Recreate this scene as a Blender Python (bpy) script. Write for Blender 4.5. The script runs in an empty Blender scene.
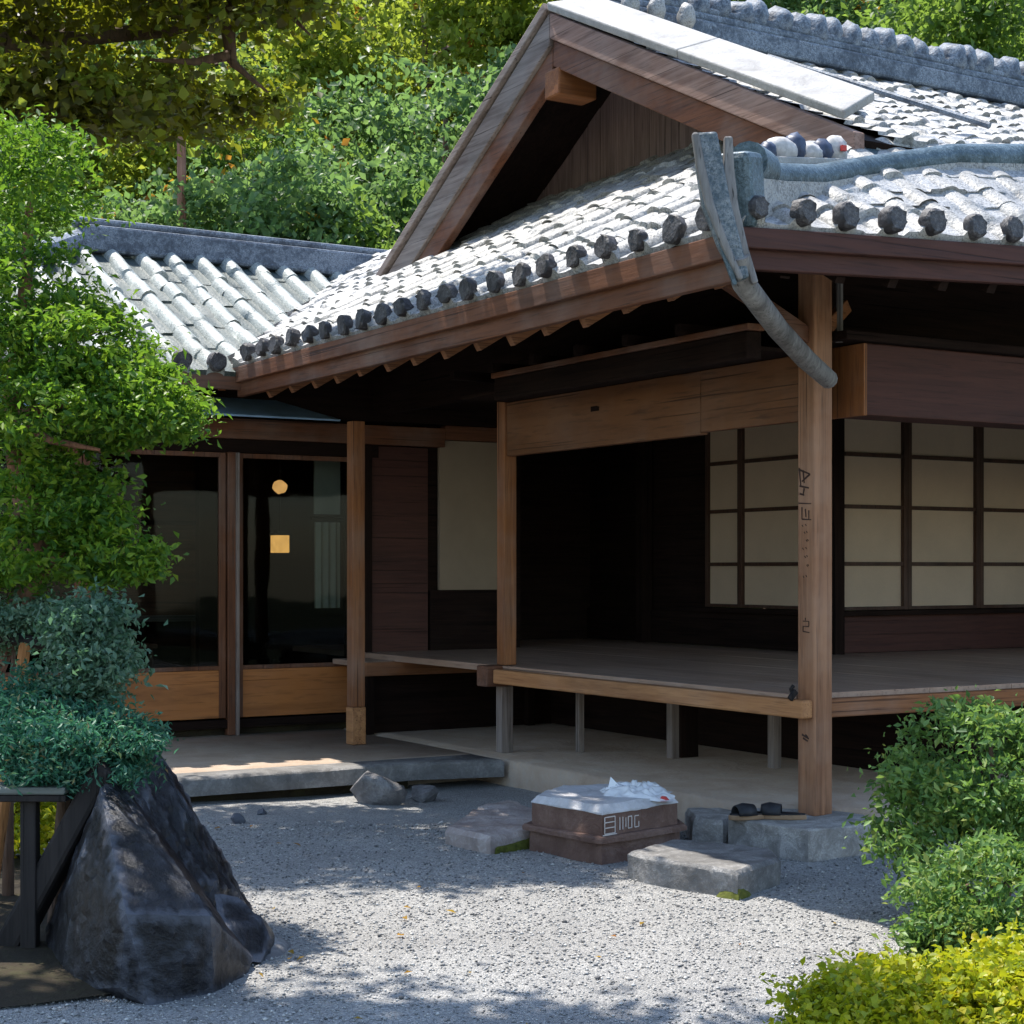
import bpy, bmesh, math, random
import numpy as np
from mathutils import Vector, Matrix, noise

S = bpy.context.scene
COL = S.collection
R = math.radians

# ---------------------------------------------------------------- camera, sky, sun, exposure
cam = bpy.data.objects.new('camera', bpy.data.cameras.new('camera'))
COL.objects.link(cam)
cam.location = (0, 0, 1.6)
cam.rotation_euler = (R(90), 0, 0)
cam.data.sensor_width = 36
cam.data.lens = 36 * 1680 / 1024
cam.data.shift_y = 57 / 1024
cam.data.clip_start = 0.05
cam.data.clip_end = 600
S.camera = cam

SUN_EL = R(69)
SUN_DIR = Vector((-0.72, 0.69, 0)).normalized() * math.cos(SUN_EL) + Vector((0, 0, math.sin(SUN_EL)))
W = bpy.data.worlds.new('World')
S.world = W
W.use_nodes = True
wn = W.node_tree.nodes
wl = W.node_tree.links
for n_ in list(wn):
    wn.remove(n_)
sky = wn.new('ShaderNodeTexSky')
sky.sky_type = 'NISHITA'
sky.sun_disc = False
sky.sun_elevation = SUN_EL
sky.sun_rotation = math.atan2(SUN_DIR.x, SUN_DIR.y)
sky.air_density = 1.1
sky.dust_density = 0.6
bg = wn.new('ShaderNodeBackground')
bg.inputs['Strength'].default_value = 0.15
wo = wn.new('ShaderNodeOutputWorld')
wl.new(sky.outputs[0], bg.inputs[0])
wl.new(bg.outputs[0], wo.inputs[0])

sun = bpy.data.objects.new('sun', bpy.data.lights.new('sun', 'SUN'))
COL.objects.link(sun)
sun.data.energy = 3.7
sun.data.angle = R(0.53)
sun.data.color = (1.0, 0.95, 0.87)
sun.rotation_euler = SUN_DIR.to_track_quat('Z', 'Y').to_euler()
sun.location = (-20, 25, 60)

S.view_settings.view_transform = 'Standard'
S.view_settings.look = 'None'
S.view_settings.gamma = 1
S.view_settings.exposure = 1.22
try:
    S.cycles.max_bounces = 8
    S.cycles.diffuse_bounces = 4
    S.cycles.transparent_max_bounces = 12
    S.cycles.use_denoising = True
except Exception:
    pass

# ---------------------------------------------------------------- materials
class NT:
    def __init__(self, name):
        self.m = bpy.data.materials.new(name)
        self.m.use_nodes = True
        self.t = self.m.node_tree
        for n in list(self.t.nodes):
            self.t.nodes.remove(n)
        self.out = self.n('ShaderNodeOutputMaterial')
    def n(self, typ, **kw):
        nd = self.t.nodes.new(typ)
        for k, v in kw.items():
            if hasattr(nd, k) and not k.startswith('i_'):
                setattr(nd, k, v)
            else:
                nd.inputs[k[2:].replace('_', ' ')].default_value = v
        return nd
    def l(self, a, b):
        self.t.links.new(a, b)
    def ramp(self, fac, stops, interp='LINEAR'):
        r = self.n('ShaderNodeValToRGB')
        r.color_ramp.interpolation = interp
        e = r.color_ramp.elements
        while len(e) < len(stops):
            e.new(0.5)
        for i, (p, c) in enumerate(stops):
            e[i].position = p
            e[i].color = c if len(c) == 4 else (*c, 1)
        self.l(fac, r.inputs[0])
        return r.outputs[0]
    def coords(self, scale=(1, 1, 1), kind='Object'):
        tc = self.n('ShaderNodeTexCoord')
        mp = self.n('ShaderNodeMapping')
        mp.inputs['Scale'].default_value = scale
        self.l(tc.outputs[kind], mp.inputs[0])
        return mp.outputs[0]
    def noise(self, vec, scale, detail=4, rough=0.55, dist=0.0):
        n = self.n('ShaderNodeTexNoise')
        n.inputs['Scale'].default_value = scale
        n.inputs['Detail'].default_value = detail
        n.inputs['Roughness'].default_value = rough
        n.inputs['Distortion'].default_value = dist
        self.l(vec, n.inputs['Vector'])
        return n.outputs['Fac']
    def mix(self, a, b, fac, blend='MIX'):
        m = self.n('ShaderNodeMix', data_type='RGBA', blend_type=blend)
        for sock, v in ((m.inputs['Factor'], fac), (m.inputs['A'], a), (m.inputs['B'], b)):
            pass
        ins = {s.identifier: s for s in m.inputs}
        for key, v in (('Factor_Float', fac), ('A_Color', a), ('B_Color', b)):
            s = ins[key]
            if hasattr(v, 'default_value') or hasattr(v, 'links'):
                self.l(v, s)
            elif isinstance(v, (int, float)):
                s.default_value = v
            else:
                s.default_value = (*v, 1) if len(v) == 3 else v
        return [o for o in m.outputs if o.identifier == 'Result_Color'][0]
    def math(self, op, a, b=0.0):
        m = self.n('ShaderNodeMath', operation=op)
        for i, v in enumerate((a, b)):
            if isinstance(v, (int, float)):
                m.inputs[i].default_value = v
            else:
                self.l(v, m.inputs[i])
        return m.outputs[0]
    def bump(self, h, strength=0.4, dist=0.01, normal=None):
        b = self.n('ShaderNodeBump')
        b.inputs['Strength'].default_value = strength
        b.inputs['Distance'].default_value = dist
        self.l(h, b.inputs['Height'])
        if normal is not None:
            self.l(normal, b.inputs['Normal'])
        return b.outputs[0]
    def principled(self, color, rough=0.6, normal=None, spec=0.5, metallic=0.0):
        p = self.n('ShaderNodeBsdfPrincipled')
        for k, v in (('Base Color', color), ('Roughness', rough)):
            if isinstance(v, (int, float)):
                p.inputs[k].default_value = v
            elif isinstance(v, tuple):
                p.inputs[k].default_value = (*v, 1)
            else:
                self.l(v, p.inputs[k])
        p.inputs['Specular IOR Level'].default_value = spec
        p.inputs['Metallic'].default_value = metallic
        if normal is not None:
            self.l(normal, p.inputs['Normal'])
        return p.outputs[0]
    def done(self, shader):
        self.l(shader, self.out.inputs[0])
        return self.m


def wood(name, light, dark, axis='x', rough=0.65, wear=0.25, grey=(0.30, 0.28, 0.26), grain=1.0, spec=0.3):
    k = NT(name)
    g = 26 * grain
    sc = {'x': (1.2, g, g), 'y': (g, 1.2, g), 'z': (g, g, 1.2)}[axis]
    v = k.coords(sc)
    n1 = k.noise(v, 1.0, 6, 0.6, 0.6)
    n2 = k.noise(v, 3.1, 3, 0.5)
    big = k.noise(k.coords(), 1.7, 4, 0.6)
    c = k.ramp(n1, [(0.28, dark), (0.72, light)])
    c = k.mix(c, tuple(x * 0.55 for x in dark), k.ramp(n2, [(0.56, (0, 0, 0)), (0.75, (0.8, 0.8, 0.8))]))
    c = k.mix(c, grey, k.math('MULTIPLY', k.ramp(big, [(0.42, (0, 0, 0)), (0.75, (1, 1, 1))]), wear))
    cs = {'x': (0.5, 60, 60), 'y': (60, 0.5, 60), 'z': (60, 60, 0.5)}[axis]
    cr = k.noise(k.coords(cs), 1.0, 2, 0.5)
    crk = k.ramp(cr, [(0.30, (1, 1, 1)), (0.36, (0, 0, 0))])
    c = k.mix(c, tuple(x * 0.25 for x in dark), k.math('MULTIPLY', crk, 0.75))
    ss = {'x': (0.7, 5, 5), 'y': (5, 0.7, 5), 'z': (5, 5, 0.7)}[axis]
    st = k.noise(k.coords(ss), 1.0, 5, 0.65, 0.3)
    c = k.mix(c, tuple(x * 0.5 for x in dark), k.math('MULTIPLY', k.ramp(st, [(0.52, (0, 0, 0)), (0.70, (1, 1, 1))]), 0.6))
    h = k.math('SUBTRACT', k.math('ADD', n1, k.math('MULTIPLY', n2, 0.5)), k.math('MULTIPLY', crk, 0.8))
    return k.done(k.principled(c, rough, k.bump(h, 0.5, 0.005), spec))


def plain(name, color, rough=0.6, var=0.15, scale=8.0, bump=0.1, spec=0.3, metallic=0.0):
    k = NT(name)
    v = k.coords()
    n1 = k.noise(v, scale, 5, 0.6)
    c = k.ramp(n1, [(0.25, tuple(x * (1 - var) for x in color)), (0.75, tuple(min(1, x * (1 + var)) for x in color))])
    return k.done(k.principled(c, rough, k.bump(n1, bump, 0.01), spec, metallic))


def mat_tile(name, dark, mid, light, amount=0.5, rough=0.5):
    k = NT(name)
    v = k.coords()
    n1 = k.noise(v, 9, 8, 0.72, 0.4)
    n2 = k.noise(v, 38, 5, 0.7)
    n3 = k.noise(v, 2.2, 3, 0.6)
    s = k.math('ADD', k.math('MULTIPLY', n1, 0.55), k.math('ADD', k.math('MULTIPLY', n2, 0.3), k.math('MULTIPLY', n3, 0.25)))
    c = k.ramp(s, [(amount - 0.13, dark), (amount - 0.02, mid), (amount + 0.07, light), (amount + 0.2, tuple(min(.8, x * 1.15) for x in light))])
    n4 = k.noise(v, 95, 4, 0.75)
    c = k.mix(c, dark, k.math('MULTIPLY', k.ramp(k.math('ADD', k.math('MULTIPLY', n4, 0.6), k.math('MULTIPLY', n1, 0.4)), [(0.50, (0, 0, 0)), (0.58, (1, 1, 1))]), 0.75))
    ins = k.n('ShaderNodeTexVoronoi')
    ins.inputs['Scale'].default_value = 45
    k.l(v, ins.inputs['Vector'])
    h = k.math('ADD', n2, k.math('MULTIPLY', ins.outputs['Distance'], 0.5))
    return k.done(k.principled(c, rough, k.bump(h, 0.5, 0.012), 0.5))


def mat_leaf(name, cols, transl=0.38, tcol=(0.25, 0.38, 0.03), rough=0.45, tboost=1.0, clump=1.4):
    k = NT(name)
    geo = k.n('ShaderNodeNewGeometry')
    r = geo.outputs['Random Per Island']
    big = k.noise(k.coords(), clump, 2, 0.5)
    f = k.math('ADD', k.math('MULTIPLY', r, 0.62), k.math('MULTIPLY', big, 0.62))
    f = k.math('SUBTRACT', f, 0.12)
    n = len(cols)
    c = k.ramp(f, [((i + 0.5) / n, cc) for i, cc in enumerate(cols)])
    p = k.principled(c, rough, None, 0.35)
    t = k.n('ShaderNodeBsdfTranslucent')
    tc = k.mix(c, tcol, 0.55)
    k.l(tc, t.inputs['Color'])
    mx = k.n('ShaderNodeMixShader')
    mx.inputs[0].default_value = transl
    k.l(p, mx.inputs[1])
    k.l(t.outputs[0], mx.inputs[2])
    return k.done(mx.outputs[0])


def mat_gravel():
    k = NT('gravel')
    v = k.coords()
    vo = k.n('ShaderNodeTexVoronoi')
    vo.inputs['Scale'].default_value = 125
    k.l(v, vo.inputs['Vector'])
    vo2 = k.n('ShaderNodeTexVoronoi')
    vo2.inputs['Scale'].default_value = 230
    k.l(v, vo2.inputs['Vector'])
    sep = k.n('ShaderNodeSeparateColor')
    k.l(vo.outputs['Color'], sep.inputs[0])
    c = k.ramp(sep.outputs[0], [(0.0, (0.20, 0.197, 0.195)), (0.3, (0.35, 0.345, 0.335)), (0.75, (0.44, 0.43, 0.41)), (1.0, (0.56, 0.54, 0.51))])
    big = k.noise(v, 1.3, 5, 0.6)
    c = k.mix(c, (0.22, 0.21, 0.20), k.math('MULTIPLY', k.ramp(big, [(0.4, (0, 0, 0)), (0.75, (1, 1, 1))]), 0.55))
    sp = k.noise(v, 23, 4, 0.7)
    c = k.mix(c, (0.10, 0.085, 0.07), k.math('MULTIPLY', k.ramp(sp, [(0.66, (0, 0, 0)), (0.76, (1, 1, 1))]), 0.6))
    h = k.math('ADD', k.math('MULTIPLY', vo.outputs['Distance'], -1.0), k.math('MULTIPLY', vo2.outputs['Distance'], -0.4))
    return k.done(k.principled(c, 0.8, k.bump(h, 0.8, 0.018), 0.25))


def mat_rock(name, dark, light, scale=4.0, lich_glint=(0.2, 0.21, 0.22), lam=0.35, rough=0.6, edge=0.0):
    k = NT(name)
    v = k.coords()
    n1 = k.noise(v, scale, 8, 0.68, 0.5)
    n2 = k.noise(v, scale * 11, 6, 0.7)
    c = k.ramp(n1, [(0.3, dark), (0.7, light)])
    c = k.mix(c, lich_glint, k.math('MULTIPLY', k.ramp(k.math('ADD', k.math('MULTIPLY', n1, 0.5), k.math('MULTIPLY', n2, 0.5)), [(0.5, (0, 0, 0)), (0.62, (1, 1, 1))]), lam))
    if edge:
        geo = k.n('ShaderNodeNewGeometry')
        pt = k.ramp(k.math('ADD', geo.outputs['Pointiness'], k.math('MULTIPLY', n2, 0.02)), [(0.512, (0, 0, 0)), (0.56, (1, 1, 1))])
        c = k.mix(c, lich_glint, k.math('MULTIPLY', pt, edge))  # worn convex edges, plus a ridge highlight painted into the colour
    h = k.math('ADD', n1, k.math('MULTIPLY', n2, 0.35))
    return k.done(k.principled(c, rough, k.bump(h, 0.8, 0.03), 0.3))


def mat_emit(name, color, strength):
    k = NT(name)
    e = k.n('ShaderNodeEmission')
    n1 = k.noise(k.coords(), 14, 3, 0.5)
    c = k.ramp(n1, [(0.3, tuple(x * 0.75 for x in color)), (0.7, color)])
    k.l(c, e.inputs[0])
    e.inputs[1].default_value = strength
    return k.done(e.outputs[0])


def mat_glass(name):
    k = NT(name)
    tr = k.n('ShaderNodeBsdfTransparent')
    tr.inputs[0].default_value = (0.62, 0.66, 0.66, 1)
    gl = k.n('ShaderNodeBsdfGlossy')
    gl.inputs['Roughness'].default_value = 0.03
    w = k.noise(k.coords(), 1.6, 2, 0.5)
    k.l(k.bump(w, 0.06, 0.05), gl.inputs['Normal'])
    fr = k.n('ShaderNodeFresnel')
    fr.inputs[0].default_value = 1.45
    mx = k.n('ShaderNodeMixShader')
    k.l(k.math('MULTIPLY', fr.outputs[0], 0.22), mx.inputs[0])
    k.l(tr.outputs[0], mx.inputs[1])
    k.l(gl.outputs[0], mx.inputs[2])
    return k.done(mx.outputs[0])


def mat_paper(name, color):
    k = NT(name)
    n1 = k.noise(k.coords(), 60, 4, 0.6)
    n2 = k.noise(k.coords(), 2.0, 3, 0.6)
    c = k.ramp(k.math('ADD', k.math('MULTIPLY', n1, 0.3), k.math('MULTIPLY', n2, 0.7)), [(0.3, tuple(x * 0.85 for x in color)), (0.7, color)])
    d = k.principled(c, 0.85, None, 0.1)
    t = k.n('ShaderNodeBsdfTranslucent')
    k.l(c, t.inputs[0])
    mx = k.n('ShaderNodeMixShader')
    mx.inputs[0].default_value = 0.3
    k.l(d, mx.inputs[1])
    k.l(t.outputs[0], mx.inputs[2])
    return k.done(mx.outputs[0])


M = {}
OR_L, OR_D = (0.30, 0.115, 0.038), (0.17, 0.060, 0.020)
BR_L, BR_D = (0.19, 0.072, 0.032), (0.095, 0.035, 0.016)
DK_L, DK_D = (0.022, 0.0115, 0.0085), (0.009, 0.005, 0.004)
for ax in 'xyz':
    M['orange_' + ax] = wood('honey_wood_' + ax, OR_L, OR_D, ax)
    M['brown_' + ax] = wood('brown_wood_' + ax, BR_L, BR_D, ax, wear=0.3)
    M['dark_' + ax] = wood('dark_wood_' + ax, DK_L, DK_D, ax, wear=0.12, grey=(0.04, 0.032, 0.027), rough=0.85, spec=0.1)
    M['grey_' + ax] = wood('weathered_wood_' + ax, (0.30, 0.24, 0.21), (0.13, 0.095, 0.08), ax, wear=0.5, rough=0.8)
M['shoji'] = wood('shoji_wood', (0.085, 0.040, 0.025), (0.040, 0.019, 0.012), 'z', wear=0.1)
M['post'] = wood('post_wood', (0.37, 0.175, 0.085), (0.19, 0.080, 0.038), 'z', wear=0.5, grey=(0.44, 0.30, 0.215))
M['lintel'] = wood('lintel_wood', (0.19, 0.080, 0.030), (0.13, 0.051, 0.019), 'y', wear=0.12, grain=0.5)
M['panel'] = wood('panel_wood', (0.50, 0.185, 0.050), (0.40, 0.140, 0.038), 'x', wear=0.08, grain=0.4, rough=0.5)
M['redbox'] = wood('reddish_wood', (0.080, 0.028, 0.019), (0.048, 0.016, 0.012), 'x', wear=0.1, grey=(0.08, 0.045, 0.03))
M['deck'] = wood('deck_wood', (0.42, 0.28, 0.205), (0.32, 0.20, 0.14), 'y', wear=0.35, grey=(0.46, 0.36, 0.30), rough=0.42, grain=0.5)
M['beam'] = wood('edge_beam_wood', (0.52, 0.25, 0.10), (0.30, 0.125, 0.05), 'y', wear=0.2, grey=(0.55, 0.38, 0.25))
M['barge'] = wood('bargeboard_wood', (0.36, 0.23, 0.18), (0.17, 0.09, 0.065), 'y', wear=0.45, grey=(0.34, 0.29, 0.27), rough=0.8)
M['gablewall'] = wood('gable_plank_wood', (0.29, 0.20, 0.18), (0.14, 0.09, 0.082), 'z', wear=0.3, grey=(0.2, 0.16, 0.15))
M['tile'] = mat_tile('roof_tile', (0.035, 0.035, 0.036), (0.20, 0.197, 0.19), (0.39, 0.38, 0.36), 0.49)
M['tile_moss'] = mat_tile('mossy_roof_tile', (0.035, 0.055, 0.05), (0.24, 0.27, 0.255), (0.38, 0.40, 0.37), 0.48)
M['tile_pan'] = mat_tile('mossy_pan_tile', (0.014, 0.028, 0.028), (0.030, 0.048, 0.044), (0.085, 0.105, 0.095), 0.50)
M['tile_pan_grey'] = mat_tile('worn_pan_tile', (0.04, 0.042, 0.046), (0.16, 0.165, 0.17), (0.40, 0.40, 0.40), 0.48)
M['tile_end'] = mat_tile('dark_tile_end', (0.018, 0.016, 0.017), (0.045, 0.042, 0.046), (0.12, 0.115, 0.12), 0.56, 0.6)
M['ridge'] = mat_tile('ridge_tile', (0.03, 0.04, 0.055), (0.075, 0.095, 0.125), (0.22, 0.26, 0.31), 0.53, 0.6)
M['bluetile'] = mat_tile('blue_glaze_tile', (0.018, 0.034, 0.040), (0.042, 0.072, 0.086), (0.12, 0.17, 0.20), 0.54, 0.4)
M['coping'] = mat_rock('pale_coping', (0.26, 0.25, 0.24), (0.52, 0.505, 0.485), 5.0, (0.20, 0.195, 0.18), 0.5, 0.7)
M['screen'] = plain('dim_screen', (0.62, 0.60, 0.58), 0.9, 0.1, 3, 0.1)
M['plaster'] = plain('plaster', (0.27, 0.205, 0.145), 0.9, 0.1, 3, 0.1)
M['curtain'] = plain('pale_cloth', (0.72, 0.68, 0.56), 0.9, 0.1, 6, 0.1)
M['concrete'] = mat_rock('apron_concrete', (0.36, 0.26, 0.185), (0.52, 0.40, 0.30), 2.2, (0.40, 0.36, 0.31), 0.4, 0.75)
M['kerb'] = mat_rock('kerb_stone', (0.11, 0.105, 0.10), (0.24, 0.23, 0.22), 5, (0.36, 0.35, 0.34), 0.4, 0.8)
M['metal'] = plain('blue_grey_metal', (0.26, 0.42, 0.62), 0.45, 0.2, 6, 0.1, 0.5)
M['gutter'] = wood('gutter_wood', (0.24, 0.225, 0.21), (0.085, 0.075, 0.07), 'z', wear=0.4, grey=(0.4, 0.4, 0.4))
M['gutter_x'] = wood('weathered_plank', (0.26, 0.28, 0.25), (0.12, 0.13, 0.115), 'x', wear=0.4, grey=(0.4, 0.4, 0.38))
M['gutterblue'] = mat_tile('verdigris_board', (0.022, 0.038, 0.046), (0.06, 0.085, 0.10), (0.22, 0.24, 0.25), 0.53, 0.5)
M['ink'] = plain('ink', (0.050, 0.026, 0.018), 0.8, 0.2)
M['chalk'] = plain('chalk', (0.62, 0.55, 0.50), 0.9, 0.2)
M['glass'] = mat_glass('window_glass')
M['paper'] = mat_paper('shoji_paper', (0.72, 0.56, 0.415))
M['lantern'] = mat_emit('lantern_paper_glow', (1.0, 0.50, 0.13), 0.75)
M['lamp'] = mat_emit('lamp_glow', (1.0, 0.50, 0.16), 0.7)
M['gravel'] = mat_gravel()
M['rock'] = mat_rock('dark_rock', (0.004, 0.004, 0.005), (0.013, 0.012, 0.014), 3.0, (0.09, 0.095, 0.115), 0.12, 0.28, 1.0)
M['rock_grey'] = mat_rock('grey_rock', (0.09, 0.085, 0.085), (0.22, 0.21, 0.21), 5.0, (0.40, 0.39, 0.38), 0.4, 0.75)
M['granite'] = mat_rock('granite', (0.20, 0.185, 0.165), (0.46, 0.43, 0.395), 9.0, (0.68, 0.645, 0.60), 0.5, 0.75)
M['slate'] = mat_rock('slab_stone', (0.11, 0.105, 0.10), (0.27, 0.26, 0.25), 4.0, (0.46, 0.44, 0.42), 0.5, 0.4)
M['pinkstone'] = mat_rock('pinkish_slab', (0.24, 0.19, 0.17), (0.46, 0.385, 0.35), 4.0, (0.58, 0.54, 0.51), 0.5, 0.6)
M['brownstone'] = mat_rock('brown_block', (0.115, 0.062, 0.045), (0.22, 0.13, 0.098), 5.0, (0.32, 0.235, 0.19), 0.25, 0.6)
M['whitetop'] = mat_rock('pale_block_top', (0.42, 0.41, 0.42), (0.68, 0.66, 0.66), 4.0, (0.72, 0.72, 0.74), 0.5, 0.4)
M['moss'] = plain('moss', (0.10, 0.11, 0.02), 0.95, 0.5, 30, 0.5)
M['soil'] = mat_rock('soil', (0.018, 0.013, 0.008), (0.050, 0.037, 0.020), 3.0, (0.045, 0.048, 0.016), 0.5, 0.95)
M['forest_floor'] = mat_rock('forest_floor', (0.020, 0.030, 0.012), (0.05, 0.065, 0.025), 1.0, (0.08, 0.07, 0.03), 0.5, 0.95)
M['bark'] = wood('bark', (0.16, 0.095, 0.06), (0.05, 0.03, 0.02), 'z', wear=0.4, grey=(0.22, 0.19, 0.17), grain=0.8, rough=0.9)
M['bark_red'] = wood('reddish_bark', (0.33, 0.16, 0.10), (0.14, 0.06, 0.04), 'z', wear=0.4, grey=(0.35, 0.26, 0.22), grain=0.8, rough=0.9)
M['black_wood'] = wood('charred_wood', (0.030, 0.024, 0.022), (0.010, 0.008, 0.008), 'z', wear=0.2, grey=(0.07, 0.06, 0.06), rough=0.7)
M['stake'] = wood('stake_wood', (0.46, 0.21, 0.07), (0.30, 0.12, 0.035), 'z', wear=0.1)
M['plastic'] = plain('white_plastic', (0.80, 0.80, 0.80), 0.25, 0.05, 12, 0.2, 0.5)
M['red'] = plain('red_scrap', (0.50, 0.05, 0.04), 0.5, 0.1)
M['blackcloth'] = plain('black_leather', (0.022, 0.022, 0.025), 0.5, 0.3, 30, 0.3)
M['tan'] = plain('tan_sole', (0.30, 0.19, 0.11), 0.7, 0.2, 20, 0.2)
M['white_paint'] = plain('white_plaster_tile', (0.46, 0.44, 0.43), 0.6, 0.35, 25, 0.3)
M['cobalt'] = plain('cobalt_tile', (0.045, 0.060, 0.105), 0.45, 0.4, 20, 0.2)

M['leaf_maple'] = mat_leaf('maple_leaf', [(0.014, 0.020, 0.008), (0.028, 0.040, 0.010), (0.060, 0.036, 0.013), (0.075, 0.085, 0.014), (0.16, 0.17, 0.016)], 0.5, (0.46, 0.50, 0.02))
M['leaf_bright'] = mat_leaf('bright_pine_leaf', [(0.020, 0.065, 0.016), (0.045, 0.125, 0.018), (0.10, 0.20, 0.02), (0.19, 0.29, 0.022), (0.30, 0.37, 0.03)], 0.44, (0.25, 0.47, 0.035), clump=3.0)
M['leaf_teal'] = mat_leaf('teal_needle', [(0.018, 0.075, 0.050), (0.030, 0.125, 0.080), (0.052, 0.175, 0.115), (0.085, 0.23, 0.14), (0.22, 0.12, 0.04)], 0.32, (0.10, 0.38, 0.16), clump=5)
M['leaf_grey'] = mat_leaf('grey_green_leaf', [(0.040, 0.085, 0.058), (0.075, 0.15, 0.095), (0.125, 0.22, 0.145), (0.21, 0.31, 0.22)], 0.32, (0.18, 0.40, 0.14), clump=5)
M['leaf_azalea'] = mat_leaf('azalea_leaf', [(0.035, 0.085, 0.026), (0.075, 0.165, 0.045), (0.125, 0.24, 0.06), (0.21, 0.32, 0.09), (0.30, 0.28, 0.04)], 0.4, (0.28, 0.45, 0.06), clump=5)
M['leaf_yellow'] = mat_leaf('yellow_hedge_leaf', [(0.09, 0.15, 0.012), (0.22, 0.28, 0.012), (0.34, 0.38, 0.012), (0.45, 0.43, 0.015), (0.38, 0.27, 0.015)], 0.42, (0.60, 0.62, 0.02), clump=6)
M['leaf_forest'] = mat_leaf('forest_leaf', [(0.028, 0.062, 0.020), (0.065, 0.13, 0.028), (0.12, 0.20, 0.036), (0.21, 0.28, 0.05)], 0.55, (0.30, 0.45, 0.06), clump=0.8)
M['leaf_forest_teal'] = mat_leaf('forest_teal_leaf', [(0.026, 0.066, 0.030), (0.070, 0.145, 0.058), (0.13, 0.215, 0.080), (0.23, 0.31, 0.11)], 0.52, (0.28, 0.46, 0.10), clump=0.8)
M['leaf_forest_pale'] = mat_leaf('forest_pale_leaf', [(0.06, 0.11, 0.022), (0.13, 0.19, 0.03), (0.20, 0.26, 0.04), (0.30, 0.30, 0.05)], 0.55, (0.50, 0.60, 0.06), clump=0.8)
M['leaf_orange'] = mat_leaf('autumn_leaf', [(0.30, 0.22, 0.02), (0.36, 0.24, 0.02), (0.34, 0.14, 0.025), (0.30, 0.09, 0.03)], 0.5, (0.55, 0.30, 0.03))

# ---------------------------------------------------------------- mesh helpers
def link(o, parent=None):
    COL.objects.link(o)
    if parent is not None:
        o.parent = parent
    return o


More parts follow.
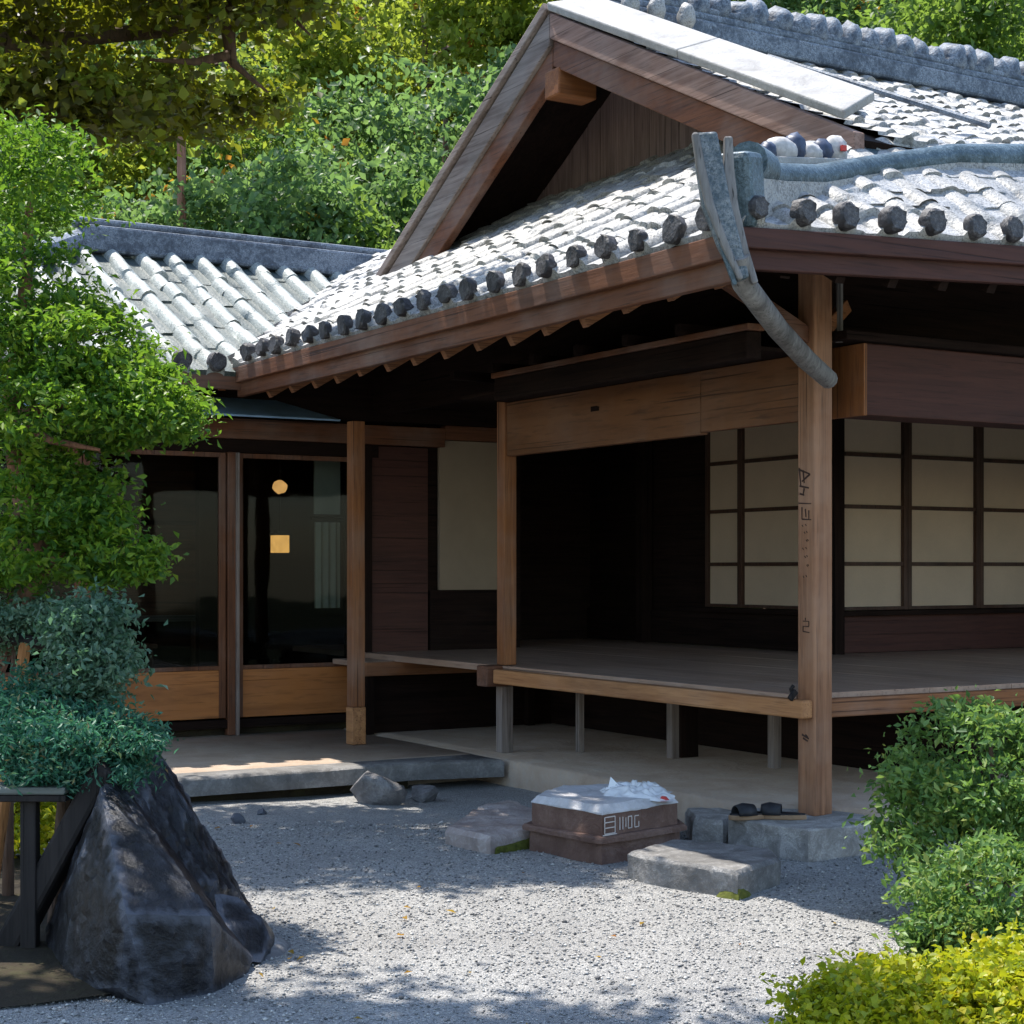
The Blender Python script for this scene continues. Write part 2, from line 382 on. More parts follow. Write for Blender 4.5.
class MB:
    def __init__(self):
        self.v, self.f = [], []
    def add(self, vs, fs):
        o = len(self.v)
        self.v += [tuple(p) for p in vs]
        self.f += [tuple(i + o for i in f) for f in fs]
        return self
    def box(self, x0, x1, y0, y1, z0, z1):
        return self.add([(x0, y0, z0), (x1, y0, z0), (x1, y1, z0), (x0, y1, z0), (x0, y0, z1), (x1, y0, z1), (x1, y1, z1), (x0, y1, z1)],
                        [(3, 2, 1, 0), (4, 5, 6, 7), (0, 1, 5, 4), (1, 2, 6, 5), (2, 3, 7, 6), (3, 0, 4, 7)])
    def bar(self, p, q, w, h, up=(0, 0, 1), w2=None, h2=None):
        p, q = Vector(p), Vector(q)
        d = (q - p).normalized()
        s = d.cross(Vector(up)).normalized()
        u = s.cross(d)
        w2 = w if w2 is None else w2
        h2 = h if h2 is None else h2
        vs = []
        for c, ww, hh in ((p, w, h), (q, w2, h2)):
            vs += [c - s * ww / 2 - u * hh / 2, c + s * ww / 2 - u * hh / 2, c + s * ww / 2 + u * hh / 2, c - s * ww / 2 + u * hh / 2]
        return self.add(vs, [(3, 2, 1, 0), (4, 5, 6, 7), (0, 1, 5, 4), (1, 2, 6, 5), (2, 3, 7, 6), (3, 0, 4, 7)])
    def prism(self, poly, z0, z1, inset=0.0):
        n = len(poly)
        c = (sum(p[0] for p in poly) / n, sum(p[1] for p in poly) / n)
        top = []
        for p in poly:
            d = math.hypot(p[0] - c[0], p[1] - c[1])
            k = max(0.0, 1 - inset / d) if d else 1
            top.append((c[0] + (p[0] - c[0]) * k, c[1] + (p[1] - c[1]) * k, z1))
        return self.add([(p[0], p[1], z0) for p in poly] + top,
                        [tuple(range(n - 1, -1, -1)), tuple(range(n, 2 * n))] + [(i, (i + 1) % n, n + (i + 1) % n, n + i) for i in range(n)])
    def quad(self, *p):
        return self.add(p, [tuple(range(len(p)))])
    def slab(self, pts, t):
        # a sheet of given thickness below a planar polygon (points counter-clockwise seen from outside)
        pts = [Vector(p) for p in pts]
        nrm = (pts[1] - pts[0]).cross(pts[2] - pts[0]).normalized()
        n = len(pts)
        return self.add(pts + [p - nrm * t for p in pts], [tuple(range(n)), tuple(range(2 * n - 1, n - 1, -1))] +
                        [(i, n + i, n + (i + 1) % n, (i + 1) % n) for i in range(n)])
    def tube(self, path, radii, seg=8, caps=True):
        path = [Vector(p) for p in path]
        rings = []
        for i, p in enumerate(path):
            a = path[max(0, i - 1)]
            b = path[min(len(path) - 1, i + 1)]
            d = (b - a).normalized()
            s = d.cross(Vector((0.13, 0.21, 0.97)) if abs(d.z) < 0.95 else Vector((1, 0, 0))).normalized()
            u = s.cross(d)
            r = radii[i] if hasattr(radii, '__len__') else radii
            rings.append([p + (s * math.cos(2 * math.pi * k / seg) + u * math.sin(2 * math.pi * k / seg)) * r for k in range(seg)])
        vs = [v for rg in rings for v in rg]
        fs = []
        for i in range(len(path) - 1):
            for k in range(seg):
                fs.append((i * seg + k, i * seg + (k + 1) % seg, (i + 1) * seg + (k + 1) % seg, (i + 1) * seg + k))
        if caps:
            fs.append(tuple(range(seg - 1, -1, -1)))
            fs.append(tuple((len(path) - 1) * seg + k for k in range(seg)))
        return self.add(vs, fs)
    def strip(self, path, widths, thick, nrm):
        path = [Vector(p) for p in path]
        nrm = Vector(nrm).normalized()
        vs, fs = [], []
        for i, p in enumerate(path):
            d = (path[min(i + 1, len(path) - 1)] - path[max(i - 1, 0)]).normalized()
            sd = d.cross(nrm).normalized() * widths[i] / 2
            vs += [p - sd - nrm * thick / 2, p + sd - nrm * thick / 2, p + sd + nrm * thick / 2, p - sd + nrm * thick / 2]
        for i in range(len(path) - 1):
            for k in range(4):
                fs.append((i * 4 + k, i * 4 + (k + 1) % 4, i * 4 + 4 + (k + 1) % 4, i * 4 + 4 + k))
        m = (len(path) - 1) * 4
        return self.add(vs, fs + [(3, 2, 1, 0), (m, m + 1, m + 2, m + 3)])
    def build(self, name, mat, parent=None, bevel=0.0, smooth=False, angle=35, loc=None):
        me = bpy.data.meshes.new(name)
        me.from_pydata(self.v, [], self.f)
        me.validate()
        bm = bmesh.new()
        bm.from_mesh(me)
        bmesh.ops.recalc_face_normals(bm, faces=bm.faces)
        bm.to_mesh(me)
        bm.free()
        me.materials.append(mat)
        if smooth:
            me.shade_smooth()
            me.set_sharp_from_angle(angle=R(angle))
        o = link(bpy.data.objects.new(name, me), parent)
        if loc is not None:
            o.location = loc
        if bevel:
            b = o.modifiers.new('bevel', 'BEVEL')
            b.width = bevel
            b.segments = 2
            b.limit_method = 'ANGLE'
            b.angle_limit = R(40)
        return o


def tag(o, label=None, cat=None, group=None, kind=None):
    for k, v in (('label', label), ('category', cat), ('group', group), ('kind', kind)):
        if v:
            o[k] = v
    return o


def empty(name, loc, label, cat, rz=0.0, group=None):
    o = link(bpy.data.objects.new(name, None))
    o.empty_display_size = 0.2
    o.location = loc
    o.rotation_euler = (0, 0, rz)
    return tag(o, label, cat, group)


def copy_of(o, parent, name=None):
    c = o.copy()
    COL.objects.link(c)
    c.parent = parent
    return c


def raw_mesh(name, verts, faces_flat, loop_total, mat, parent=None, smooth=False):
    me = bpy.data.meshes.new(name)
    nv = len(verts)
    nf = len(loop_total)
    me.vertices.add(nv)
    me.vertices.foreach_set('co', np.asarray(verts, dtype=np.float32).ravel())
    me.loops.add(len(faces_flat))
    me.loops.foreach_set('vertex_index', np.asarray(faces_flat, dtype=np.int32))
    me.polygons.add(nf)
    starts = np.concatenate([[0], np.cumsum(loop_total)[:-1]]).astype(np.int32)
    me.polygons.foreach_set('loop_start', starts)
    me.polygons.foreach_set('loop_total', np.asarray(loop_total, dtype=np.int32))
    me.update(calc_edges=True)
    me.validate()
    me.materials.append(mat)
    if smooth:
        me.shade_smooth()
    return link(bpy.data.objects.new(name, me), parent)


def grid_mesh(name, P, mat, parent=None, smooth=True):
    # P: (rows, cols, 3)
    nr, nc = P.shape[:2]
    idx = np.arange(nr * nc).reshape(nr, nc)
    q = np.stack([idx[:-1, :-1], idx[:-1, 1:], idx[1:, 1:], idx[1:, :-1]], -1).reshape(-1, 4)
    return raw_mesh(name, P.reshape(-1, 3), q.ravel(), np.full(len(q), 4), mat, parent, smooth)


def leaves(name, pos, size, mat, parent, rng, up=0.5, aspect=0.55, fold=0.15, smooth=False):
    n = len(pos)
    nr = rng.normal(size=(n, 3))
    nr[:, 2] += up
    nr /= np.linalg.norm(nr, axis=1, keepdims=True) + 1e-9
    t = rng.normal(size=(n, 3))
    t -= (t * nr).sum(1, keepdims=True) * nr
    t /= np.linalg.norm(t, axis=1, keepdims=True) + 1e-9
    b = np.cross(nr, t)
    L = (size * rng.uniform(0.5, 1.5, n))[:, None]
    v0 = pos - t * L * 0.5
    v2 = pos + t * L * 0.5
    m = pos - t * L * 0.08 + nr * L * fold
    v1 = m + b * L * aspect * 0.5
    v3 = m - b * L * aspect * 0.5
    V = np.stack([v0, v1, v2, v3], 1).reshape(-1, 3)
    o = np.arange(n)[:, None] * 4
    F = np.concatenate([o + np.array([[0, 1, 2]]), o + np.array([[0, 2, 3]])], 1).ravel()
    return raw_mesh(name, V, F, np.full(2 * n, 3), mat, parent, smooth)


def blob(rng, center, radii, clumps, per, spread, shell=0.5, lower=1.0):
    # clump centres spread over an ellipsoid (mostly near its surface), leaves scattered round each
    d = rng.normal(size=(clumps, 3))
    d /= np.linalg.norm(d, axis=1, keepdims=True)
    d[:, 2] = np.where(d[:, 2] < 0, d[:, 2] * lower, d[:, 2])
    r = shell + (1 - shell) * rng.uniform(0, 1, clumps) ** 0.6
    c = np.array(center) + d * r[:, None] * np.array(radii)
    sp = spread * rng.uniform(0.6, 1.4, clumps)
    p = np.repeat(c, per, 0) + rng.normal(size=(clumps * per, 3)) * np.repeat(sp, per)[:, None] * np.array([1, 1, 0.55])
    return p


def tile_patch(name, mat, parent, O, e, u, n, width, length, pitch=0.29, course=0.27, rad=0.075, seed=0, clamp=None, sag=0.0, s_start=0.0, lip=0.03, flat=1.0, fade=0.0, pan_mat=None, warp=None):
    # tiles as real relief: round rolls running up the slope, each course lapping over the one below
    rng = np.random.default_rng(seed)
    O, e, u, n = [np.array(x, dtype=float) for x in (O, e, u, n)]
    u /= np.linalg.norm(u)
    n /= np.linalg.norm(n)
    nt = int(math.ceil(width / pitch))
    ncr = int(math.ceil(length / course))
    q = np.array([0.0, 0.12, 0.22, 0.5 - rad / pitch, 0.5 - rad / pitch * 0.86, 0.5 - rad / pitch * 0.5, 0.5, 0.5 + rad / pitch * 0.5, 0.5 + rad / pitch * 0.86, 0.5 + rad / pitch, 0.78, 0.88])
    s = (np.arange(nt)[:, None] + q[None]).ravel() * pitch
    ti = np.repeat(np.arange(nt), len(q))
    qq = np.tile(q, nt)
    tq = np.array([0.0, 0.5, 0.985])
    t = (np.arange(ncr)[:, None] + tq[None]).ravel() * course
    ci = np.repeat(np.arange(ncr), len(tq))
    tt = np.tile(tq, ncr)
    x = (qq - 0.5) * pitch / rad
    roll = np.where(np.abs(x) < 1, np.sqrt(np.clip(1 - x * x, 0, 1)) * rad * flat, 0.0)
    pan = -0.012 * np.abs(np.cos(np.pi * qq))
    jit = rng.normal(0, 0.006, (ncr + 1, nt + 1))
    jitr = rng.normal(0, 0.010, (ncr + 1, nt + 1))
    fd = (1 - fade * np.clip(t / length * 1.6 - 0.1, 0, 1))[:, None]
    h = (roll + pan)[None, :] * fd + (lip * (1 - tt))[:, None] + jit[ci][:, ti] + np.where(np.abs(x) < 1, 1, 0)[None] * jitr[ci][:, ti] * 0.6
    s2 = np.broadcast_to(s, h.shape) + rng.normal(0, 0.008, (ncr + 1, nt + 1))[ci][:, ti]
    t2 = np.broadcast_to(t[:, None], h.shape) + rng.normal(0, 0.008, (ncr + 1, nt + 1))[ci][:, ti] * (t[:, None] > 0)
    t2 = np.clip(t2, -0.02, length)
    if clamp is not None:
        s2 = clamp(s2 + s_start, t2) - s_start
    hs = h - sag * 4 * (t2 / length) * (1 - t2 / length)
    P = O + s2[..., None] * e + t2[..., None] * u + hs[..., None] * n
    if warp is not None:
        P = warp(P)
    first = P[:1] - n * 0.05 - h[:1, :, None] * n * 0.6
    P = np.concatenate([first, P], 0)
    o = grid_mesh(name, P, mat, parent, True)
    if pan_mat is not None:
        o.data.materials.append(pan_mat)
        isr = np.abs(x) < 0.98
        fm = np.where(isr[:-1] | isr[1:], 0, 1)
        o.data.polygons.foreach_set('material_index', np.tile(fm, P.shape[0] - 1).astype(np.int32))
    o.data.set_sharp_from_angle(angle=R(50))
    return o


def rough_rock(name, pts, mat, parent=None, cuts=5, amp=0.03, freq=3.0, seed=0, sharp=28, fine=0.3):
    bm = bmesh.new()
    for p in pts:
        bm.verts.new(p)
    r = bmesh.ops.convex_hull(bm, input=bm.verts)
    junk = [g for g in r['geom_interior'] if isinstance(g, bmesh.types.BMVert)]
    if junk:
        bmesh.ops.delete(bm, geom=junk, context='VERTS')
    bmesh.ops.triangulate(bm, faces=bm.faces)
    for _ in range(cuts):
        long_e = [e for e in bm.edges if e.calc_length() > 0.045]
        if not long_e:
            break
        bmesh.ops.subdivide_edges(bm, edges=long_e, cuts=1, use_grid_fill=True)
        bmesh.ops.triangulate(bm, faces=bm.faces)
    bm.normal_update()
    off = Vector((seed * 7.3, seed * 3.1, seed * 1.7))
    mv = []
    for v in bm.verts:
        p = v.co
        d = (noise.noise(p * freq + off) + 0.5 * noise.noise(p * freq * 2.7 + off) + fine * noise.noise(p * freq * 8 + off)) * amp
        mv.append(v.normal * d)
    for v, d in zip(bm.verts, mv):
        v.co += d
    me = bpy.data.meshes.new(name)
    bm.to_mesh(me)
    bm.free()
    me.materials.append(mat)
    me.shade_smooth()
    me.set_sharp_from_angle(angle=R(sharp))
    return link(bpy.data.objects.new(name, me), parent)


def slab_rock(name, poly, z0, z1, mat, parent=None, amp=0.012, seed=0, inset=0.03, freq=6.0):
    n = len(poly)
    c = (sum(p[0] for p in poly) / n, sum(p[1] for p in poly) / n)
    pts = []
    for p in poly:
        pts.append((p[0], p[1], z0))
        pts.append((p[0], p[1], z1 - inset))
        d = math.hypot(p[0] - c[0], p[1] - c[1])
        k = 1 - inset / d
        pts.append((c[0] + (p[0] - c[0]) * k, c[1] + (p[1] - c[1]) * k, z1))
    return rough_rock(name, pts, mat, parent, 5, amp, freq, seed, 32)

TH = math.atan2(.51595, .85666)
PX, PY = 1.7675, 9.8
E1 = Vector((math.cos(TH), math.sin(TH)))
E2 = Vector((-math.sin(TH), math.cos(TH)))
def W2(x, y):
    p = Vector((PX, PY)) + E1 * x + E2 * y
    return p.x, p.y

# ================================================================ SETTING: ground, hill
def hill_h(x, y):
    r = max(0.0, y - 20.5 + 0.12 * abs(x))
    return 0.62 * r * min(1.0, r / 6 + 0.25) + 0.5 * noise.noise(Vector((x * 0.15, y * 0.15, 2.0))) * min(1, r / 3)

ys = np.concatenate([np.linspace(-30, 18, 25), np.linspace(19, 60, 42), np.linspace(65, 220, 20)])
xs = np.concatenate([np.linspace(-160, -32, 17), np.linspace(-30, 30, 41), np.linspace(32, 160, 17)])
P = np.array([[(x, y, (hill_h(x, y) if y < 62 else hill_h(x, 62) + (y - 62) * 0.15) - 0.03) for x in xs] for y in ys])
o = grid_mesh('forest_ground', P, M['forest_floor'])
tag(o, kind='structure')

# gravel court: a gently uneven sheet
gx = np.linspace(-9, 9, 181)
gy = np.linspace(-2, 17, 191)
P = np.array([[(x, y, 0.024 * noise.noise(Vector((x * 1.1, y * 1.1, 0))) + 0.010 * noise.noise(Vector((x * 3.1, y * 3.1, 4)))) for x in gx] for y in gy])
o = grid_mesh('gravel_ground', P, M['gravel'])
tag(o, kind='structure')

# loose pebbles over the part of the court nearest the view
def pebbles():
    rng = np.random.default_rng(5)
    n = 34000
    X = rng.uniform(-2.3, 2.6, n)
    Y = rng.uniform(5.2, 10.6, n) 
    keep = np.abs(X) < Y * 0.33
    X, Y = X[keep], Y[keep]
    n = len(X)
    base = np.array([(1, 0, 0), (-.5, .87, 0), (-.5, -.87, 0), (0, 0, .8), (0, 0, -.6), (.4, .8, .3)])
    fs = np.array([(0, 5, 3), (5, 1, 3), (1, 2, 3), (2, 0, 3), (5, 0, 4), (1, 5, 4), (2, 1, 4), (0, 2, 4)])
    s = rng.gamma(4.0, 0.0009, n) + 0.0022
    a = rng.uniform(0, 6.28, n)
    ca, sa = np.cos(a), np.sin(a)
    V = np.empty((n, 6, 3))
    st = rng.uniform(0.7, 1.4, (n, 3))
    B = base[None] * st[:, None, :] * s[:, None, None]
    V[..., 0] = B[..., 0] * ca[:, None] - B[..., 1] * sa[:, None] + X[:, None]
    V[..., 1] = B[..., 0] * sa[:, None] + B[..., 1] * ca[:, None] + Y[:, None]
    zz = np.array([0.024 * noise.noise(Vector((x * 1.1, y * 1.1, 0))) + 0.010 * noise.noise(Vector((x * 3.1, y * 3.1, 4))) for x, y in zip(X, Y)])
    V[..., 2] = B[..., 2] * 0.75 + (zz + s * 0.35)[:, None]
    F = (np.arange(n)[:, None, None] * 6 + fs[None]).reshape(-1)
    k = NT('pebble')
    geo = k.n('ShaderNodeNewGeometry')
    c = k.ramp(geo.outputs['Random Per Island'], [(0.0, (0.09, 0.088, 0.088)), (0.35, (0.26, 0.255, 0.25)), (0.8, (0.42, 0.41, 0.39)), (1.0, (0.57, 0.55, 0.51))])
    m = k.done(k.principled(c, 0.75, None, 0.3))
    o = raw_mesh('gravel', V.reshape(-1, 3), F, np.full(n * 8, 3), m)
    tag(o, 'loose pale grey gravel raked over the temple court', 'gravel', kind='stuff')
pebbles()
def litter():
    rng = np.random.default_rng(15)
    n = 46
    X, Y = rng.uniform(-2, 2.4, n), rng.uniform(5.6, 10.4, n)
    Z = np.array([0.024 * noise.noise(Vector((x * 1.1, y * 1.1, 0))) + 0.010 * noise.noise(Vector((x * 3.1, y * 3.1, 4))) for x, y in zip(X, Y)]) + .012
    o = leaves('fallen_leaves', np.stack([X, Y, Z], 1), .038, M['leaf_orange'], None, rng, 4.0, .55)
    tag(o, 'a few dry fallen leaves scattered over the gravel', 'leaves', kind='stuff')
litter()

# bare soil patch left of the boulder
soil = [(-3.6, 5.6), (-2.6, 5.75), (-1.75, 6.12), (-1.35, 6.35), (-1.25, 6.9), (-1.5, 7.9), (-1.75, 8.7), (-2.6, 9.3), (-3.9, 9.4)]
n = len(soil)
rings = []
for k_ in (1.0, 0.9, 0.6, 0.25):
    rings.append([( -2.6 + (x + 2.6) * k_, 7.4 + (y - 7.4) * k_, 0.012 + 0.05 * (1 - k_) ** 0.5 + 0.015 * noise.noise(Vector((x, y, k_ * 3)))) for x, y in soil])
vs = [p for r_ in rings for p in r_]
fs = [(a * n + i, a * n + (i + 1) % n, (a + 1) * n + (i + 1) % n, (a + 1) * n + i) for a in range(3) for i in range(n)] + [tuple(3 * n + i for i in range(n))]
tag(MB().add(vs, fs).build('soil_ground', M['soil'], smooth=True, angle=80), kind='structure')

# concrete apron round the buildings
ap = empty('apron', (PX, PY, 0), None, None, TH)
tag(ap, kind='structure')
def apron_slab(name, poly, z0, z1, mat, amp=0.006):
    pts = []
    m = len(poly)
    for i in range(m):
        a, b = Vector(poly[i]), Vector(poly[(i + 1) % m])
        k = max(1, int((b - a).length / 0.12)) if (b - a).length < 6 else 40
        for j in range(k):
            p = a.lerp(b, j / k)
            pts.append((p.x + amp * 2 * noise.noise(Vector((p.x * 4, p.y * 4, 1))), p.y + amp * 2 * noise.noise(Vector((p.x * 4, p.y * 4, 9)))))
    c = [sum(q[0] for q in poly) / m, sum(q[1] for q in poly) / m]
    nn = len(pts)
    vs = [(x, y, z0) for x, y in pts] + [(x, y, z1 - 0.02 + amp * noise.noise(Vector((x * 5, y * 5, 3)))) for x, y in pts]
    ins = []
    for i, (x, y) in enumerate(pts):
        px, py = pts[i - 1]
        qx, qy = pts[(i + 1) % nn]
        tx, ty = qx - px, qy - py
        L = math.hypot(tx, ty) or 1
        ins.append((x - ty / L * 0.022, y + tx / L * 0.022, z1))
    vs += ins
    fs = [(i, (i + 1) % nn, nn + (i + 1) % nn, nn + i) for i in range(nn)] + [(nn + i, nn + (i + 1) % nn, 2 * nn + (i + 1) % nn, 2 * nn + i) for i in range(nn)] + [tuple(2 * nn + i for i in range(nn))]
    return MB().add(vs, fs).build(name, mat, ap, smooth=True, angle=50)
apron_slab('apron_slab', [(0.38, -0.22), (7.5, -0.22), (7.5, 9.2), (-0.22, 9.2), (-0.22, 0.42)], 0, 0.2, M['concrete'])
apron_slab('apron_wing_slab', [(-5, 3.58), (-0.224, 3.58), (-0.224, 9.2), (-5, 9.2)], 0, 0.196, M['concrete'])
apron_slab('kerb', [(-5, 3.26), (-0.9, 3.26), (-0.26, 3.1), (-0.26, 3.576), (-5, 3.576)], 0.075, 0.2, M['kerb'], 0.012)
MB().box(-5, -0.9, 3.40, 3.575, 0, 0.073).build('kerb_footing', M['soil'], ap)

# ================================================================ MAIN HALL
HALL = empty('tea_pavilion', (PX, PY, 0), 'dark timber pavilion with open veranda and gabled grey tile roof', 'pavilion', TH)
def hp(mb, name, mat, parent=None, **kw):
    return mb.build(name, M[mat], parent or HALL, **kw)

# posts
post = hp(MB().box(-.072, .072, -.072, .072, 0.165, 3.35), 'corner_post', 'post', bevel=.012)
post['label'] = 'sunlit corner post with black ink marks'
hp(MB().box(-.055, .055, 3.45, 3.56, 0.871, 3.0), 'post', 'orange_z', bevel=.006)
hp(MB().box(-.05, .05, 3.49, 3.58, 0.2, 0.708), 'veranda_leg', 'grey_z', bevel=.005)
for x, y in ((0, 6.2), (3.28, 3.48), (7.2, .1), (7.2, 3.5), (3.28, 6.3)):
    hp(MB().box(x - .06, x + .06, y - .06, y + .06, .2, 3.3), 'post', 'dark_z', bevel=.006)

# ink strokes brushed on the corner post (left face is x = -.072)
def strokes(name, segs, parent, mat, origin, ux, uz, w, nrm):
    mb = MB()
    origin, ux, uz, nrm = Vector(origin), Vector(ux), Vector(uz), Vector(nrm)
    for (a, b, c, d) in segs:
        p = origin + ux * a + uz * b
        q = origin + ux * c + uz * d
        t = (q - p).normalized()
        s = nrm.cross(t).normalized() * w / 2
        lo, hi = nrm * 0.0005, nrm * 0.0025
        vs = [p - s + lo, p + s + lo, q + s * .7 + lo, q - s * .7 + lo, p - s + hi, p + s + hi, q + s * .7 + hi, q - s * .7 + hi]
        mb.add(vs, [(0, 1, 2, 3), (7, 6, 5, 4), (0, 4, 5, 1), (1, 5, 6, 2), (2, 6, 7, 3), (3, 7, 4, 0)])
    return mb.build(name, M[mat], parent)
nx, uy, uz = (-1, 0, 0), (0, -1, 0), (0, 0, 1)
zc = lambda v: 1.6 + (569 - v) / 1680 * 9.78
pz_ = lambda v: (-.0722, 0.0, zc(v))
strokes('ink_mark', [(-.055, .05, .04, .02), (.04, .02, -.03, -.02), (-.055, .06, -.04, -.04), (-.02, .045, -.01, -.03), (-.05, -.045, .03, -.06), (-.01, -.06, -.02, -.10), (-.05, -.09, -.01, -.10)], post, 'ink', pz_(478), uy, uz, .012, nx)
strokes('ink_mark', [(-.06, .0, .05, -.006)], post, 'ink', pz_(503), uy, uz, .008, nx)
strokes('ink_mark', [(-.03, .04, -.03, -.03), (-.03, -.03, .05, -.035), (-.0, .03, .005, -.02), (.03, .02, .03, -.03)], post, 'ink', pz_(514), uy, uz, .009, nx)
for i, v in enumerate((526, 533, 541, 549, 557, 566, 577)):
    j = (i * 37 % 11) / 11 * .05
    strokes('ink_mark', [(-.03 + j, .006, -.02 + j, -.004), (.0 + j * .5, .01, .008 + j * .5, 0)], post, 'ink', pz_(v), uy, uz, .005, nx)
strokes('ink_mark', [(-.02, .04, .03, .04), (.03, .04, .03, .01), (.03, .01, -.02, .01), (-.02, .01, -.02, -.02), (-.02, -.02, .035, -.025), (.0, .06, .0, .045)], post, 'ink', pz_(628), uy, uz, .007, nx)
strokes('knot', [(-.03, .02, .03, .0), (-.02, .0, .02, -.015), (.0, .02, .02, .01)], post, 'ink', pz_(738), uy, uz, .012, nx)

# beams over the left face
hp(MB().box(-.03, .03, .075, 1.05, 2.47, 2.86), 'lintel_board', 'lintel', bevel=.005)
lb = hp(MB().box(-.032, .028, 1.053, 3.448, 2.455, 2.86), 'lintel_board', 'lintel', bevel=.005)
hp(MB().box(-.036, -.031, 2.22, 2.30, 2.70, 2.735).box(-.036, -.031, 2.20, 2.215, 2.70, 2.73), 'peg', 'dark_y', lb)
hp(MB().box(-.55, -.44, -.05, 2.76, 2.79, 2.945), 'purlin', 'dark_y', bevel=.008)
hp(MB().box(-.565, -.44, -.08, 2.78, 2.947, 2.985), 'purlin_lit_strip', 'brown_y', bevel=.006)  # lit strip of the purlin put in as browner wood above its shaded face
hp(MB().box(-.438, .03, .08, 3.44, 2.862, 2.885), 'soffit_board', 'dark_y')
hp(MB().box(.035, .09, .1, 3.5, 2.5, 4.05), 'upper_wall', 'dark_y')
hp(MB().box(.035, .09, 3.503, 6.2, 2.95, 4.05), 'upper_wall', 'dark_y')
for k_ in range(6):
    hp(MB().box(-.60, .03, .5 + k_ * .55, .56 + k_ * .55, 2.986, 3.05), 'ceiling_batten', 'dark_x')
# right hand transom box
hp(MB().box(.30, 7.3, -.10, .16, 2.505, 2.93), 'transom_box', 'redbox', bevel=.008)
hp(MB().box(.27, .297, -.12, .18, 2.50, 2.925), 'transom_lit_end', 'orange_z', bevel=.005)  # lit end face of the box, its light put in as paler wood
hp(MB().box(.10, 7.3, -.16, .20, 2.932, 2.985), 'transom_cap', 'dark_x', bevel=.005)
hp(MB().box(.10, 7.3, .20, .25, 2.99, 3.95), 'upper_wall', 'dark_x')
hp(MB().bar((.08, -.02, 3.02), (.26, .02, 3.16), .05, .08), 'bracket', 'orange_x', bevel=.006)
hp(MB().bar((-.75, .02, 3.28), (-.05, .0, 2.95), .06, .09), 'bracket', 'brown_x', bevel=.006)

# veranda deck
rng = random.Random(3)
xx = -.06
plank = MB()
while xx < 7.3:
    w = .17 + rng.random() * .03
    dz = rng.uniform(-.0006, .0006)
    plank.box(xx, xx + w - .0018, .1 + rng.uniform(-.004, .004), 7.4, .815, .865 + dz)
    xx += w
hp(plank, 'deck_boards', 'deck')
hp(MB().box(-.15, -.064, -.06, 3.46, .735, .842), 'edge_beam', 'beam', bevel=.012)
hp(MB().box(-.06, 7.3, .02, .097, .725, .835), 'edge_beam', 'orange_x', bevel=.01)
hp(MB().box(-.20, .0, 3.463, 3.62, .71, .868), 'beam_end', 'brown_x', bevel=.01)
hp(MB().bar((-.165, .03, .845), (-.12, .03, .89), .02, .03).tube([(-.15, .04, .85), (-.14, .05, .90), (-.12, .05, .92)], .012, 8), 'cleat', 'black_wood')
for x, y, w in ((.50, 3.25, .05), (.87, 2.56, .07), (1.11, 1.69, .07)):
    lg = hp(MB().box(x - w / 2, x + w / 2, y - w / 2, y + w / 2, .2, .814), 'veranda_leg', 'grey_z', bevel=.005)
hp(MB().box(.52, .60, 3.2, 3.3, .64, .70), 'leg_cap', 'orange_x')
hp(MB().box(.9, 1.06, 2.50, 2.53, .205, .74), 'leg_brace', 'dark_z')
hp(MB().box(1.6, 1.7, .3, 7.4, .2, .76).box(1.7, 7.3, 1.2, 1.3, .2, .76), 'underfloor_wall', 'dark_y')
hp(MB().box(-.2, 1.6, 5.4, 5.5, .2, .76), 'underfloor_wall', 'dark_x')

# rooms behind the veranda
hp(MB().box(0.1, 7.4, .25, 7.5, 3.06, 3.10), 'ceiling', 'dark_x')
hp(MB().box(3.3, 7.3, 3.52, 3.58, .868, 1.19), 'wainscot', 'redbox', bevel=.004)
hp(MB().box(3.32, 3.38, 3.58, 7.4, .868, 1.19), 'wainscot', 'dark_y', bevel=.004)
hp(MB().box(3.2, 7.3, 3.44, 3.62, 1.192, 1.235), 'sill_rail', 'dark_x', bevel=.004)
hp(MB().box(3.25, 3.43, 3.625, 5.6, 1.192, 1.235), 'sill_rail', 'dark_y', bevel=.004)
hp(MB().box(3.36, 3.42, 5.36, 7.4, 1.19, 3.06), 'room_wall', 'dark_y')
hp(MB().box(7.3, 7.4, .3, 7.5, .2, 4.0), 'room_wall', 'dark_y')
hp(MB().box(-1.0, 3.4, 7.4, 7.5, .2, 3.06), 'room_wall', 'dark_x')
for x0, x1, z0, z1 in ((.9, 1.45, 1.35, 2.6), (1.5, 2.0, 1.0, 2.55), (2.05, 2.3, 1.35, 2.75)):
    hp(MB().box(x0, x1, 7.36, 7.395, z0, z1), 'sliding_screen', 'screen')

